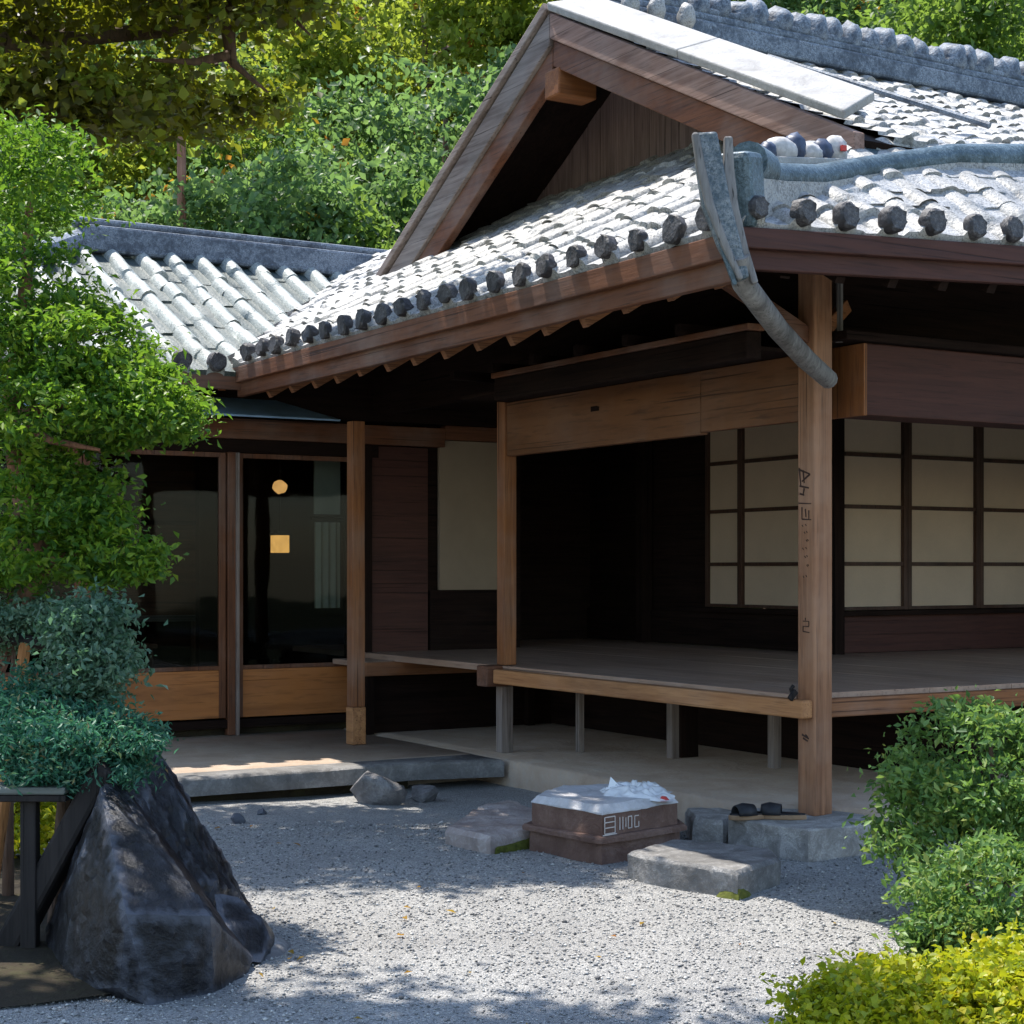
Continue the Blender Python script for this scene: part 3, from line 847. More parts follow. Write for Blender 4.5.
ROWS = (1.24, 1.645, 2.145, 2.60, 3.05)
def shoji(axis, a0, a1, c, muntin=(), first=True):
    d = .03
    def bx(mb, s0, s1, t0, t1, z0, z1):
        return mb.box(s0, s1, c + t0, c + t1, z0, z1) if axis == 'x' else mb.box(c + t0, c + t1, s0, s1, z0, z1)
    g = axis
    fr = MB()
    sw = .046 if axis == 'x' else .03
    bx(fr, a0, a0 + sw, -d, d, ROWS[0], ROWS[-1])
    bx(fr, a1 - sw, a1, -d, d, ROWS[0], ROWS[-1])
    bx(fr, a0 + sw, a1 - sw, -d, d, ROWS[0], ROWS[0] + .03)
    bx(fr, a0 + sw, a1 - sw, -d, d, ROWS[-1] - .05, ROWS[-1])
    f = hp(fr, 'shoji_door', 'shoji', bevel=.003)
    for z in ROWS[1:-1]:
        lt = MB()
        bx(lt, a0 + sw, a1 - sw, -.02, .008, z - .017, z + .017)
        hp(lt, 'lattice_bar', 'shoji', f)
    pp = MB()
    bx(pp, a0 + sw, a1 - sw, .010, .014, ROWS[0] + .03, ROWS[-1] - .05)
    hp(pp, 'paper', 'paper', f)
for a0, a1 in ((3.34, 4.16), (4.16, 5.06), (5.06, 5.96), (5.96, 6.86)):
    shoji('x', a0, a1 - .004, 3.53)
for a0, a1 in ((3.62, 4.82), (4.824, 5.34)):
    shoji('y', a0, a1, 3.34)
# weak daylight reaches the screens only from the garden side

# ---------------- hall roof
EX, EY, EZ = -1.58, -1.2, 3.20
SL = .60
def skirt_z(x):
    return EZ + SL * (x - EX)
nL = (-SL, 0, 1)
roofL = None
Llen = 2.55 * math.hypot(1, SL)
HIP = .95
def clampL(s, t):
    x = t / math.hypot(1, SL)
    lo = EY + HIP * x
    hi = 5.0 + 1.2 * x + .12
    return np.clip(s, lo, hi)
roofL = tile_patch('eave_roof', M['tile'], HALL, (EX, 0, EZ + .02), (0, 1, 0), (1, 0, SL), nL, 9.6, Llen, .29, .17, .07, 1, clampL, .02, -1.2, .014, .75, .75, M['tile_pan_grey'])
# shift: s runs from y=-1.2
roofL.location = (0, -1.2, 0)
fslope = .62
flen = .95 * math.hypot(1, fslope)
def clampF(s, t):
    y = t / math.hypot(1, fslope)
    return np.maximum(s, EX + y / HIP)
nF = np.array((0.0, -fslope, 1))
def warpF(P):
    P = P.copy()
    P[..., 2] += .22 * np.clip(P[..., 1] - EY, 0, 1) * np.clip((P[..., 0] + EX + .9) / 1.6, 0, 1)
    return P
eF = np.array((1, 0, .05))
roofF = tile_patch('eave_roof', M['tile'], HALL, (0, EY, EZ + .02 + .0), eF, (0, 1, fslope), nF, 9.0, flen, .29, .17, .07, 2, clampF, .0, EX, .012, .7, .7, M['tile_pan_grey'], warpF)
roofF.location = (EX, 0, .03)

# tile ends along both eaves
def disc(name, mat, parent, r, l, axis):
    bm = bmesh.new()
    bmesh.ops.create_cone(bm, cap_ends=True, segments=28, radius1=r, radius2=r * .92, depth=l)
    for v in bm.verts:
        v.co += Vector((noise.noise(v.co * 30), noise.noise(v.co * 30 + Vector((5, 0, 0))), .8 * noise.noise(v.co * 40))) * .009
    bm.transform(Matrix.Rotation(R(90), 4, 'Y' if axis == 'x' else 'X'))
    me = bpy.data.meshes.new(name)
    bm.to_mesh(me)
    bm.free()
    me.materials.append(mat)
    me.shade_smooth()
    me.set_sharp_from_angle(angle=R(50))
    o = link(bpy.data.objects.new(name, me), parent)
    b = o.modifiers.new('bevel', 'BEVEL')
    b.width = .012
    b.limit_method = 'ANGLE'
    return o
rng = random.Random(11)
te = None
for i in range(21):
    y = -1.2 + .29 * (i + .5)
    te = disc('tile_end', M['tile_end'], roofL, .074, .07, 'x') if te is None else copy_of(te, roofL)
    te.location = (EX - .018 + rng.uniform(-.01, .01), y + 1.2 + rng.uniform(-.012, .012), EZ + .085 + rng.uniform(-.012, .008))
    te.rotation_euler = (rng.uniform(-3, 3), rng.uniform(-.15, .15), rng.uniform(-.12, .12))
    te.scale = (rng.uniform(.8, 1.15), rng.uniform(.80, 1.02), rng.uniform(.80, 1.02))
te = None
for i in range(18):
    s = .29 * (i + .5)
    te = disc('tile_end', M['tile_end'], roofF, .074, .07, 'y') if te is None else copy_of(te, roofF)
    te.location = (s + rng.uniform(-.012, .012), EY - .018, EZ + .085 + s * .05 + rng.uniform(-.012, .008))
    te.rotation_euler = (rng.uniform(-.15, .15), rng.uniform(-3, 3), rng.uniform(-.12, .12))
    te.scale = (rng.uniform(.80, 1.02), rng.uniform(.8, 1.15), rng.uniform(.80, 1.02))

# fascias, soffits, rafters
hp(MB().bar((-1.565, -1.24, 3.135), (-1.565, 5.1, 3.135), .055, .12), 'fascia', 'brown_y', roofL, bevel=.006, loc=(0, 1.2, 0))
hp(MB().bar((-1.52, -1.20, 3.025), (-1.52, 5.1, 3.025), .05, .11), 'fascia', 'brown_y', roofL, bevel=.006, loc=(0, 1.2, 0))
hp(MB().slab([(-1.49, -1.15, 3.155), (.85, .5, skirt_z(.85) - .06), (.85, 7.7, skirt_z(.85) - .06), (-1.49, 5.0, 3.155)], .02), 'soffit', 'dark_x', roofL, loc=(0, 1.2, 0))
ra = None
for i in range(15):
    y = -.95 + i * .40
    if ra is None:
        ra = hp(MB().bar((0, 0, -.015), (1.5, 0, 1.5 * SL - .015), .055, .09), 'rafter', 'orange_x', roofL, bevel=.004)
    else:
        ra = copy_of(ra, roofL)
    k_ = min(1.0, max(.12, ((y - EY) / HIP - .22) / 1.5))
    ra.scale = (k_, 1, k_)
    ra.location = (-1.46 + rng.uniform(-.015, .015), y + 1.2, 2.985 + rng.uniform(-.012, .006))
fz = lambda x: EZ + .03 + .05 * (x - EX)
hp(MB().bar((-1.60, -1.185, fz(-1.6) - .055), (7.2, -1.185, fz(7.2) - .055), .055, .10), 'fascia', 'redbox', roofF, bevel=.006, loc=(-EX, 0, -.03))
hp(MB().bar((-1.54, -1.14, fz(-1.54) - .15), (7.2, -1.14, fz(7.2) - .15), .05, .10), 'fascia', 'redbox', roofF, bevel=.006, loc=(-EX, 0, -.03))
hp(MB().slab([(-1.5, -1.13, fz(-1.5) - .04), (7.2, -1.13, fz(7.2) - .04), (7.2, -.2, fz(7.2) - .05 + .93 * .62), (-.55, -.2, fz(-.55) - .05 + .93 * .62)], .02), 'soffit', 'dark_y', roofF, loc=(-EX, 0, -.03))
ra = None
for i in range(20):
    x = -1.15 + i * .36
    if ra is None:
        ra = hp(MB().bar((0, 0, 0), (0, 1.3, 1.3 * .6), .06, .085), 'rafter', 'dark_y', roofF, bevel=.004)
    else:
        ra = copy_of(ra, roofF)
    k_ = min(.72, max(.12, ((x - EX) * HIP - .2) / 1.3))
    ra.scale = (1, k_, k_)
    ra.location = (x - EX, -1.09, 2.985 + .05 * (x - EX))

# upper gabled roof
GX, RY, RZ = 0.0, 2.85, 5.66
FY, FZ = -.36, 4.08
BY, BZ = 5.58, 4.08
fs_ = (RZ - FZ) / (RY - FY)
bs_ = (RZ - BZ) / (BY - RY)
gl_ = (RY - FY) * math.hypot(1, fs_)
gb_ = (BY - RY) * math.hypot(1, bs_)
gable = tile_patch('gable_roof', M['tile'], HALL, (GX + .27, FY, FZ), (1, 0, 0), (0, 1, fs_), (0, -fs_, 1), 6.9, gl_, .21, .15, .045, 4, None, .04, 0, .014, .4, .0, M['tile_pan_grey'])
g2 = tile_patch('rear_slope', M['tile'], gable, (GX + .1, BY, BZ), (1, 0, 0), (0, -1, bs_), (0, bs_, 1), 7.0, gb_, .29, .27, .06, 5, None, .03)
hp(MB().slab([(GX + .06, FY, FZ - .05), (7.2, FY, FZ - .05), (7.2, RY, RZ - .05), (GX + .06, RY, RZ - .05)], .06), 'soffit', 'dark_y', gable)
hp(MB().slab([(GX + .06, RY, RZ - .05), (7.2, RY, RZ - .05), (7.2, BY, BZ - .05), (GX + .06, BY, BZ - .05)], .06), 'soffit', 'dark_y', gable)
# verge coping, smooth and pale, lying along the front verge
n_ = Vector((0, -fs_, 1)).normalized()
def upv(p, h):
    return tuple(Vector(p) + n_ * h)
FYc, FZc = FY + .10, FZ + .10 * fs_
a = Vector((GX - .06, FYc - .02, FZc))
b = Vector((GX + .24, FYc + .10, FZc + .12 * fs_))
c = Vector((GX + .34, RY + .02, RZ))
d = Vector((GX - .06, RY + .02, RZ))
vr = random.Random(6)
NV = 2
for k_ in range(NV):
    f0, f1 = k_ / NV + .0006, (k_ + 1) / NV - .0006
    j1, j2 = vr.uniform(-.005, .006), vr.uniform(-.005, .006)
    cp = MB()
    cp.slab([upv(a.lerp(d, f0), .07 + j1), upv(b.lerp(c, f0), .19 + j2), upv(b.lerp(c, f1), .185 + j2), upv(a.lerp(d, f1), .065 + j1)], .06)
    hp(cp, 'verge_tile', 'coping', gable, bevel=.012)
nb = Vector((0, bs_, 1)).normalized()
cp = MB()
pts = [(GX - .06, RY, RZ), (GX + .2, RY, RZ), (GX + .2, BY + .02, BZ), (GX - .06, BY + .02, BZ)]
cp.slab([tuple(Vector(p) + nb * .08) for p in pts], .07)
hp(cp, 'verge_coping', 'grey_y', gable, bevel=.01)
# bargeboards: outer weathered course above, inner course below and set back
def barge(name, mat, p, q, x0, x1, top, bot, endcut=0.0):
    mb = MB()
    (y0, z0), (y1, z1) = p, q
    vs = []
    for x in (x0, x1):
        vs += [(x, y0, z0 - bot), (x, y1, z1 - bot), (x, y1, z1 - top), (x, y0, z0 - top)]
    mb.add(vs, [(0, 1, 2, 3), (7, 6, 5, 4), (0, 4, 5, 1), (1, 5, 6, 2), (2, 6, 7, 3), (3, 7, 4, 0)])
    return hp(mb, name, mat, gable, bevel=.008)
barge('bargeboard', 'barge', (FY, FZ), (RY - .003, RZ), GX - .03, GX + .055, .012, .20)
barge('bargeboard', 'brown_y', (FY + .12, FZ + .12 * fs_), (RY - .003, RZ), GX + .0, GX + .075, .203, .40)
barge('bargeboard', 'grey_y', (BY, BZ), (RY + .003, RZ), GX - .03, GX + .055, .012, .25)
barge('bargeboard', 'brown_y', (BY - .03, BZ + .03 * bs_), (RY + .003, RZ), GX + .0, GX + .075, .253, .47)
hp(MB().box(GX - .01, GX + .32, RY - .10, RY + .10, RZ - .62, RZ - .42), 'ridge_beam_end', 'orange_x', gable, bevel=.012)
hp(MB().box(GX + .04, GX + 1.2, RY - .08, RY + .08, RZ - .44, RZ - .25), 'ridge_beam', 'brown_x', gable)
# recessed gable wall, vertical planks with battens
gw = MB()
GWX = GX + .80
y = .1
rng = random.Random(8)
while y < BY - .2:
    w = rng.uniform(.16, .26)
    y1 = min(y + w, BY - .1)
    top = min(FZ + (y - FY) * fs_, FZ + (y1 - FY) * fs_) if y1 < RY else (min(BZ + (BY - y) * bs_, BZ + (BY - y1) * bs_) if y > RY else RZ - .2)
    dx = rng.uniform(0, .012)
    if top > 4.5:
        ta = (FZ + (y - FY) * fs_ if y < RY else BZ + (BY - y) * bs_) - .10
        tb_ = (FZ + (y1 - FY) * fs_ if y1 < RY else BZ + (BY - y1) * bs_) - .10
        xa, xb, ye = GWX + dx, GWX + .05, y1 - .006
        gw.add([(xa, y, 4.35), (xb, y, 4.35), (xb, ye, 4.35), (xa, ye, 4.35), (xa, y, ta), (xb, y, ta), (xb, ye, tb_), (xa, ye, tb_)],
               [(3, 2, 1, 0), (4, 5, 6, 7), (0, 1, 5, 4), (1, 2, 6, 5), (2, 3, 7, 6), (3, 0, 4, 7)])
    y = y1
hp(gw, 'gable_wall', 'gablewall', gable)
hp(MB().box(GWX - .05, GWX - .003, 1.02, 1.2, 4.4, 4.62), 'gable_batten', 'gablewall', gable)
hp(MB().box(GWX - .04, GWX - .003, 1.0, 5.0, 4.46, 4.56), 'gable_sill', 'grey_y', gable, bevel=.006)
hp(MB().box(GX + .15, GX + .8, 5.0, 5.3, 4.3, 4.32), 'gable_floor', 'dark_x', gable)
# low rib added on the front slope to draw a thin shadow line
p0, p1 = (1.12, 1.5), (1.66, .2)
zz = lambda y: FZ + (y - FY) * fs_
hp(MB().tube([(1.1 + k * .11, 1.75 - k * .31, zz(1.75 - k * .31) + .10) for k in range(6)], .022, 7), 'shadow_rib', 'ridge', gable, smooth=True)

# main ridge: stacked courses, with round bumps along its top
rd = MB()
rd.box(GX + .34, 7.2, RY - .20, RY + .20, RZ - .06, RZ + .10)
rd.box(GX + .38, 7.2, RY - .16, RY + .16, RZ + .10, RZ + .17)
rd.box(GX + .36, 7.2, RY - .13, RY + .13, RZ + .17, RZ + .23)
ridge = hp(rd, 'main_ridge', 'ridge', gable, bevel=.02)
bumps = MB()
rng = random.Random(21)
def dome(mb, c, rx, ry, rz, seed):
    bm = bmesh.new()
    bmesh.ops.create_icosphere(bm, subdivisions=3, radius=1)
    vs = []
    for v in bm.verts:
        p = v.co.copy()
        k = 1 + .16 * noise.noise(p * 2.3 + Vector((seed, 0, 0))) + .06 * noise.noise(p * 7 + Vector((seed, 3, 0)))
        vs.append((c[0] + p.x * rx * k, c[1] + p.y * ry * k, c[2] + p.z * rz * k))
    bm.verts.index_update()
    mb.add(vs, [tuple(v.index for v in f.verts) for f in bm.faces])
    bm.free()
bc = None
k_ = 0
x = GX + .55
while x < 7.0:
    mb = MB()
    dome(mb, (0, 0, 0), .085, .16, .14, k_ % 4)
    if k_ < 4:
        o = hp(mb, 'ridge_tile', 'ridge', ridge, smooth=True, angle=80)
        protos = [o] if k_ == 0 else protos + [o]
    else:
        o = copy_of(protos[k_ % 4], ridge)
    o.location = (x, RY + rng.uniform(-.02, .02), RZ + .25 + rng.uniform(-.02, .02))
    sc = rng.uniform(.85, 1.15)
    o.scale = (sc, sc, rng.uniform(.85, 1.15))
    o.rotation_euler = (0, 0, rng.uniform(-.3, .3))
    x += rng.uniform(.17, .21)
    k_ += 1
for k_, dx in enumerate((.50, .72, .98)):
    o = copy_of(protos[k_], ridge)
    o.data = o.data.copy()
    o.data.materials[0] = M['tile']
    o.location = (GX + dx, RY - .27 - .02 * k_, RZ + .07 - .015 * k_)
    o.scale = (.8, .42, .75)

# blue-green hip ridge at the near corner, with pale bedding under it
path = [(-1.50, -1.14, 3.50), (-1.05, -.90, 3.58), (-.6, -.69, 3.67), (-.05, -.52, 3.82), (.6, -.47, 3.97), (1.3, -.45, 4.06), (2.2, -.44, 4.14), (7.2, -.43, 4.30)]
hip = hp(MB().tube(path, [.072, .072, .074, .078, .085, .09, .09, .09], 12), 'hip_ridge', 'bluetile', smooth=True, angle=60)
bed = MB()
for i in range(len(path) - 1):
    p, q = Vector(path[i]), Vector(path[i + 1])
    t = (q - p)
    t.z = 0
    s = Vector((-t.y, t.x, 0)).normalized() * .075
    rz = lambda v: EZ + min(SL * (v.x - EX), .62 * (v.y - EY) + .05 * (v.x - EX)) - .0
    lowp, lowq = Vector((p.x, p.y, rz(p))), Vector((q.x, q.y, rz(q)))
    bed.add([lowp - s, lowq - s, q - s - Vector((0, 0, .03)), p - s - Vector((0, 0, .03)), lowp + s, lowq + s, q + s - Vector((0, 0, .03)), p + s - Vector((0, 0, .03))],
            [(0, 1, 2, 3), (7, 6, 5, 4), (0, 4, 5, 1), (3, 2, 6, 7)])
hp(bed, 'ridge_bedding', 'tile', hip)
# ridge-end tile standing at the corner
ro = hp(MB().bar((-1.55, -1.17, 3.40), (-1.36, -1.05, 3.44), .20, .36), 'ridge_end_tile', 'bluetile', hip, bevel=.03)
hp(MB().tube([(-1.36, -1.05, 3.58), (-1.20, -.96, 3.575)], .11, 14), 'ridge_end_roll', 'bluetile', hip, smooth=True)
# small plastered tiles behind the hip ridge
sm = hp(MB().bar((-1.06, -.74, 3.69), (-.11, -.42, 3.86), .14, .04), 'tile_tray', 'coping', hip, bevel=.008)
orn = [(.12, 'cobalt', .06), (.26, 'white_paint', .10), (.40, 'cobalt', .07), (.55, 'white_paint', .10), (.68, 'cobalt', .06), (.82, 'white_paint', .09)]
for k_, (f, mt, r_) in enumerate(orn):
    mb = MB()
    dome(mb, (0, 0, (k_ % 3) * .012 - .012), r_ * (.8 + .13 * ((k_ * 5) % 3)), .06, .06 + .012 * ((k_ * 7) % 3), k_ * 2 + 1)
    p = Vector((-1.06, -.74, 3.75)).lerp(Vector((-.11, -.42, 3.92)), f)
    hp(mb, 'plastered_tile', mt, sm, smooth=True, angle=60, loc=p)
hp(MB().box(-.015, .015, -.01, .01, -.015, .015), 'red_dab', 'red', sm, loc=Vector((-1.06, -.74, 3.76)).lerp(Vector((-.11, -.42, 3.93)), .82) + Vector((-.0, -.075, .0)))
hp(MB().slab([(.05, -.40, 3.93), (.45, -.40, 3.96), (.45, -.30, 4.06), (.05, -.30, 4.03)], .03), 'flashing', 'bluetile', hip)

# weathered corner board and the round strut under it
def loc_px(u, v, Y):
    x, y, z = (u - 512) / 1680 * Y, Y, 1.6 + (569 - v) / 1680 * Y
    d = Vector((x - PX, y - PY))
    return (d.dot(E1), d.dot(E2), z)
NB = (-.5, -.87, 0)
cbp = [(706, 133, 7.92), (709, 165, 7.90), (716, 205, 7.87), (729, 245, 7.85), (743, 280, 7.84)]
cbo = hp(MB().strip([loc_px(*q) for q in cbp], [.10, .13, .135, .11, .06], .05, NB), 'corner_board', 'gutterblue', bevel=.012)
hp(MB().strip([loc_px(u - 11 + k * 2.2, v, Y - .035) for k, (u, v, Y) in enumerate(cbp)], [.035, .04, .04, .035, .025], .05, NB), 'corner_board_highlight', 'gutter', cbo, bevel=.012)  # pale strip painting the highlight down the board's left edge
hp(MB().strip([loc_px(u + 22 - k * 2.5, v + 4, Y + .02) for k, (u, v, Y) in enumerate(cbp)], [.04, .05, .05, .04, .03], .05, NB), 'corner_board_rail', 'gutter', cbo, bevel=.01)
hp(MB().strip([loc_px(u + 8 - k, v + 40, Y - .03) for k, (u, v, Y) in enumerate(cbp[1:4])], [.03, .045, .02], .03, NB), 'corner_board_inlay', 'bluetile', cbo, bevel=.006)
hp(MB().tube([(-1.615, -1.31, 3.06), (-1.56, -1.27, 2.95), (-1.0, -.86, 2.82), (-.5, -.50, 2.735), (-.12, -.25, 2.675)], [.05, .055, .055, .056, .054], 12), 'corner_strut', 'gutter', smooth=True, angle=60)
hp(MB().tube([(.16, -.03, 3.3), (.16, -.03, 2.93)], .022, 8), 'downpipe', 'gutter', smooth=True)

# ================================================================ WING
WING = empty('side_wing', (PX, PY, 0), 'low wing with glazed sliding doors under a striped grey tile roof', 'house', TH)
def wp(mb, name, mat, parent=None, **kw):
    return mb.build(name, M[mat], parent or WING, **kw)
FYW = 5.9
# roof
WE, WEZ, WR, WRZ = 5.0, 3.16, 7.78, 4.55
ws = (WRZ - WEZ) / (WR - WE)
wl_ = (WR - WE) * math.hypot(1, ws)
def clampW(s, t):
    y = t / math.hypot(1, ws)
    return np.clip(s, -4.75 + y * 1.0, EX + y / 1.2 + .22)
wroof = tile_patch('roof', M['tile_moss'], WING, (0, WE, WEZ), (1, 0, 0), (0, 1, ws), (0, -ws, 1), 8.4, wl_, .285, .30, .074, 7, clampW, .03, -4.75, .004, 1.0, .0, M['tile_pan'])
wroof.location = (-4.75, 0, 0)
wp(MB().slab([(-4.75, WE, WEZ - .03), (-4.75 + 2.78, WR, WRZ - .03), (-4.75 + 2.78, WR + .3, WRZ - .03), (-4.75, WR + 3, WEZ - .03)], .05), 'hip_slope', 'ridge', wroof, loc=(4.75, 0, 0))
wp(MB().slab([(-1.97, WR, WRZ), (3.6, WR, WRZ), (3.6, WR + 2.8, WEZ), (-4.75, WR + 2.8, WEZ)][::-1], .05), 'rear_slope', 'tile_moss', wroof, loc=(4.75, 0, 0))
wp(MB().tube([(-4.75, WE, WEZ + .08), (-1.97, WR, WRZ + .10)], .09, 10), 'hip_ridge', 'ridge', wroof, loc=(4.75, 0, 0), smooth=True)
rc = MB()
rc.box(-2.02, 3.6, WR - .16, WR + .16, WRZ - .05, WRZ + .20)
rc.box(-2.06, 3.6, WR - .12, WR + .12, WRZ + .20, WRZ + .27)
rcp = wp(rc, 'ridge_cap', 'ridge', wroof, loc=(4.75, 0, 0), bevel=.03)
rng = random.Random(4)
te = None
for i in range(11):
    te = disc('tile_end', M['tile_end'], wroof, .08, .07, 'y') if te is None else copy_of(te, wroof)
    te.location = (.285 * (i + .5), WE - .01, WEZ + .065)
    te.rotation_euler = (0, rng.uniform(-3, 3), 0)
wp(MB().box(-4.75, -1.5, WE + .02, WE + .07, WEZ - .14, WEZ - .01), 'fascia', 'brown_x', wroof, loc=(4.75, 0, 0))
wp(MB().slab([(-4.7, WE + .08, WEZ - .06), (-1.4, WE + .08, WEZ - .06), (1.0, WR, WRZ - .08), (-4.7, WR, WRZ - .08)], .02), 'soffit', 'dark_y', wroof, loc=(4.75, 0, 0))
ra = None
for i in range(9):
    if ra is None:
        ra = wp(MB().bar((0, WE + .09, WEZ - .11), (0, WE + 1.1, WEZ - .11 + 1.01 * ws), .06, .08), 'rafter', 'orange_y', wroof, bevel=.004)
    else:
        ra = copy_of(ra, wroof)
    ra.location = (.2 + .36 * i, 0, 0)
# facade
wp(MB().box(-3.9, .75, FYW - .06, FYW + .04, 2.70, 2.87), 'header_beam', 'brown_x', bevel=.006)
wp(MB().box(.752, 1.5, FYW - .055, FYW + .04, 2.77, 2.90), 'header_beam', 'brown_x', bevel=.006)
wp(MB().box(-3.9, .1, FYW - .02, FYW + .05, 2.585, 2.698), 'door_track', 'dark_x', bevel=.004)
wp(MB().slab([(-3.9, FYW - .5, 2.86), (-.5, FYW - .5, 2.86), (-.9, FYW - .06, 3.04), (-3.9, FYW - .06, 3.04)], .015), 'flashing', 'metal')
wp(MB().box(-3.9, 1.6, FYW - .05, FYW + .05, 2.905, 3.45), 'upper_wall', 'dark_x')
wp(MB().box(-3.9, -.05, FYW - .03, FYW + .06, .26, .33), 'door_sill', 'dark_x')
wp(MB().box(-3.9, -.05, FYW + .06, FYW + .10, .19, .26), 'footing', 'soil')
def glass_door(x0, x1):
    d = .022
    st = .06
    fr = MB().box(x0, x0 + st, FYW - d, FYW + d, .345, 2.58).box(x1 - st, x1, FYW - d, FYW + d, .345, 2.58)
    fr.box(x0 + st, x1 - st, FYW - d, FYW + d, .75, .785).box(x0 + st, x1 - st, FYW - d, FYW + d, 2.54, 2.58)
    dr = wp(fr, 'sliding_door', 'brown_z', bevel=.004)
    wp(MB().box(x0 + st, x1 - st, FYW - .016, FYW + .016, .345, .748), 'lower_panel', 'panel', dr, bevel=.003)
    wp(MB().box(x0 + st, x1 - st, FYW - .003, FYW + .003, .785, 2.54), 'glass_pane', 'glass', dr)
    return dr
glass_door(-3.75, -2.56)
glass_door(-2.55, -1.335)
glass_door(-1.24, -.10)
wp(MB().box(-1.325, -1.25, FYW - .05, FYW + .04, .2, 2.585), 'post', 'brown_z', bevel=.006)
wp(MB().box(-1.262, -1.235, FYW - .085, FYW - .052, .2, 2.58), 'trim', 'grey_z', bevel=.004)
np_ = wp(MB().box(-.76, -.65, 4.62, 4.73, .5, 2.78), 'post', 'orange_z', bevel=.006)
wp(MB().box(-.765, -.645, 4.615, 4.735, .2, .498), 'post_sleeve', 'beam', np_, bevel=.006)
wp(MB().box(-.09, .03, FYW - .03, FYW + .03, .35, 2.69), 'post', 'dark_z')
wp(MB().box(.035, .60, FYW - .01, FYW + .03, .84, 2.69), 'board_door', 'redbox', bevel=.004)
wp(MB().box(.72, 1.45, FYW - .015, FYW + .03, 1.41, 2.765), 'plaster_wall', 'plaster')
wp(MB().box(.60, 1.6, FYW + .035, FYW + .06, .84, 2.9), 'wall', 'dark_x')
wp(MB().box(.62, 1.5, FYW - .02, FYW + .034, .84, 1.405), 'wall_board', 'dark_x')
# narrow bench-like veranda
wp(MB().box(-.36, 1.7, 5.25, 5.86, .775, .82), 'narrow_deck', 'deck', bevel=.005)
wp(MB().box(-.36, 1.7, 5.20, 5.247, .70, .815), 'narrow_deck_edge', 'orange_x', bevel=.005)
for x in (-.30, 1.3):
    wp(MB().box(x, x + .07, 5.3, 5.37, .2, .77), 'veranda_leg', 'dark_z')
# interior
wp(MB().box(-3.9, 0, 8.9, 8.95, .2, 3.0), 'room_wall', 'dark_x')
wp(MB().box(-3.95, -3.9, FYW, 8.9, .2, 3.0), 'room_wall', 'dark_y')
wp(MB().box(.62, .67, FYW + .1, 8.9, .2, 3.0), 'room_wall', 'dark_y')
wp(MB().box(-3.9, .62, FYW + .1, 8.9, .45, .5), 'room_floor', 'dark_y')
wp(MB().box(-3.9, .62, FYW + .1, 8.9, 2.9, 2.95), 'ceiling', 'dark_y')
wp(MB().box(-2.3, .2, 7.9, 7.95, 1.15, 2.9), 'inner_screen', 'brown_x')
wp(MB().box(-2.4, .3, 7.86, 7.899, 1.10, 1.16), 'inner_rail', 'grey_x')
wp(MB().box(-2.4, .3, 7.86, 7.899, 2.02, 2.06), 'inner_rail', 'dark_x')
for x in (-1.9, -.9, -.15):
    wp(MB().box(x, x + .09, 7.85, 7.9, .5, 1.10), 'inner_post', 'brown_z')

def at_local(x, y, z):
    a, b = W2(x, y)
    return (a, b, z)
# curtain behind the right pane
cu = MB()
nn = 25
ring = []
for i in range(nn):
    f = i / (nn - 1)
    ring.append((-.33 + .25 * f, 6.30 + .02 * math.sin(f * 22)))
vs = [(x, y, z) for z in (1.25, 2.02) for x, y in ring] + [(x, y + .006, z) for z in (1.25, 2.02) for x, y in ring]
fs = [(i, i + 1, nn + i + 1, nn + i) for i in range(nn - 1)] + [(2 * nn + i, 3 * nn + i, 3 * nn + i + 1, 2 * nn + i + 1) for i in range(nn - 1)]
cob = empty('curtain', at_local(0, 0, 0), 'pale half curtain hanging behind the right glass door', 'curtain', TH)
wp(MB().add(vs, fs), 'cloth', 'curtain', cob, smooth=True)
wp(MB().box(-.33, -.08, 6.295, 6.32, 2.09, 2.62), 'upper_cloth', 'curtain', cob)
wp(MB().tube([(-.36, 6.31, 2.055), (-.05, 6.31, 2.055)], .015, 8).tube([(-.36, 6.31, 2.64), (-.05, 6.31, 2.64)], .015, 8), 'rod', 'dark_x', cob)
# lantern and round lamp inside
ln = empty('paper_lantern', at_local(-.407, 6.9, 1.75), 'square glowing paper lantern hanging behind the glass door', 'lantern', TH)
wp(MB().box(-.065, .065, -.065, .065, 0, .16), 'lamp_shade', 'lantern', ln)
wp(MB().box(-.075, .075, -.075, .075, .162, .18).box(-.075, .075, -.075, .075, -.018, -.002).box(-.04, .04, -.04, .04, .18, .20), 'frame', 'black_wood', ln)
wp(MB().tube([(0, 0, .2), (0, 0, 1.15)], .004, 6), 'cord', 'black_wood', ln)
lp = empty('round_lamp', at_local(-.407, 6.9, 2.357), 'small round glowing lamp hanging above the square lantern', 'lamp', TH)
mb = MB()
dome(mb, (0, 0, 0), .07, .05, .062, 3)
wp(mb, 'globe', 'lamp', lp, smooth=True, angle=80)
wp(MB().tube([(.02, .03, .05), (.02, .03, .54)], .005, 6), 'cord', 'black_wood', lp)
# low chest in the dim room behind the left pane
ch = empty('low_cabinet', at_local(-2.4, 7.0, .5), 'low dark cabinet standing in the dim room behind the glass', 'cabinet', TH)
wp(MB().box(-.9, .75, -.2, .2, .06, .40), 'carcass', 'brown_x', ch, bevel=.006)
wp(MB().box(-.93, .78, -.23, .23, .402, .44), 'top', 'brown_x', ch, bevel=.006)
wp(MB().box(-.85, -.08, -.215, -.203, .1, .37), 'drawer', 'dark_x', ch, bevel=.003)
wp(MB().box(-.05, .70, -.215, -.203, .1, .37), 'drawer', 'dark_x', ch, bevel=.003)
wp(MB().box(-.85, .70, -.15, .15, 0, .058), 'plinth', 'dark_x', ch)

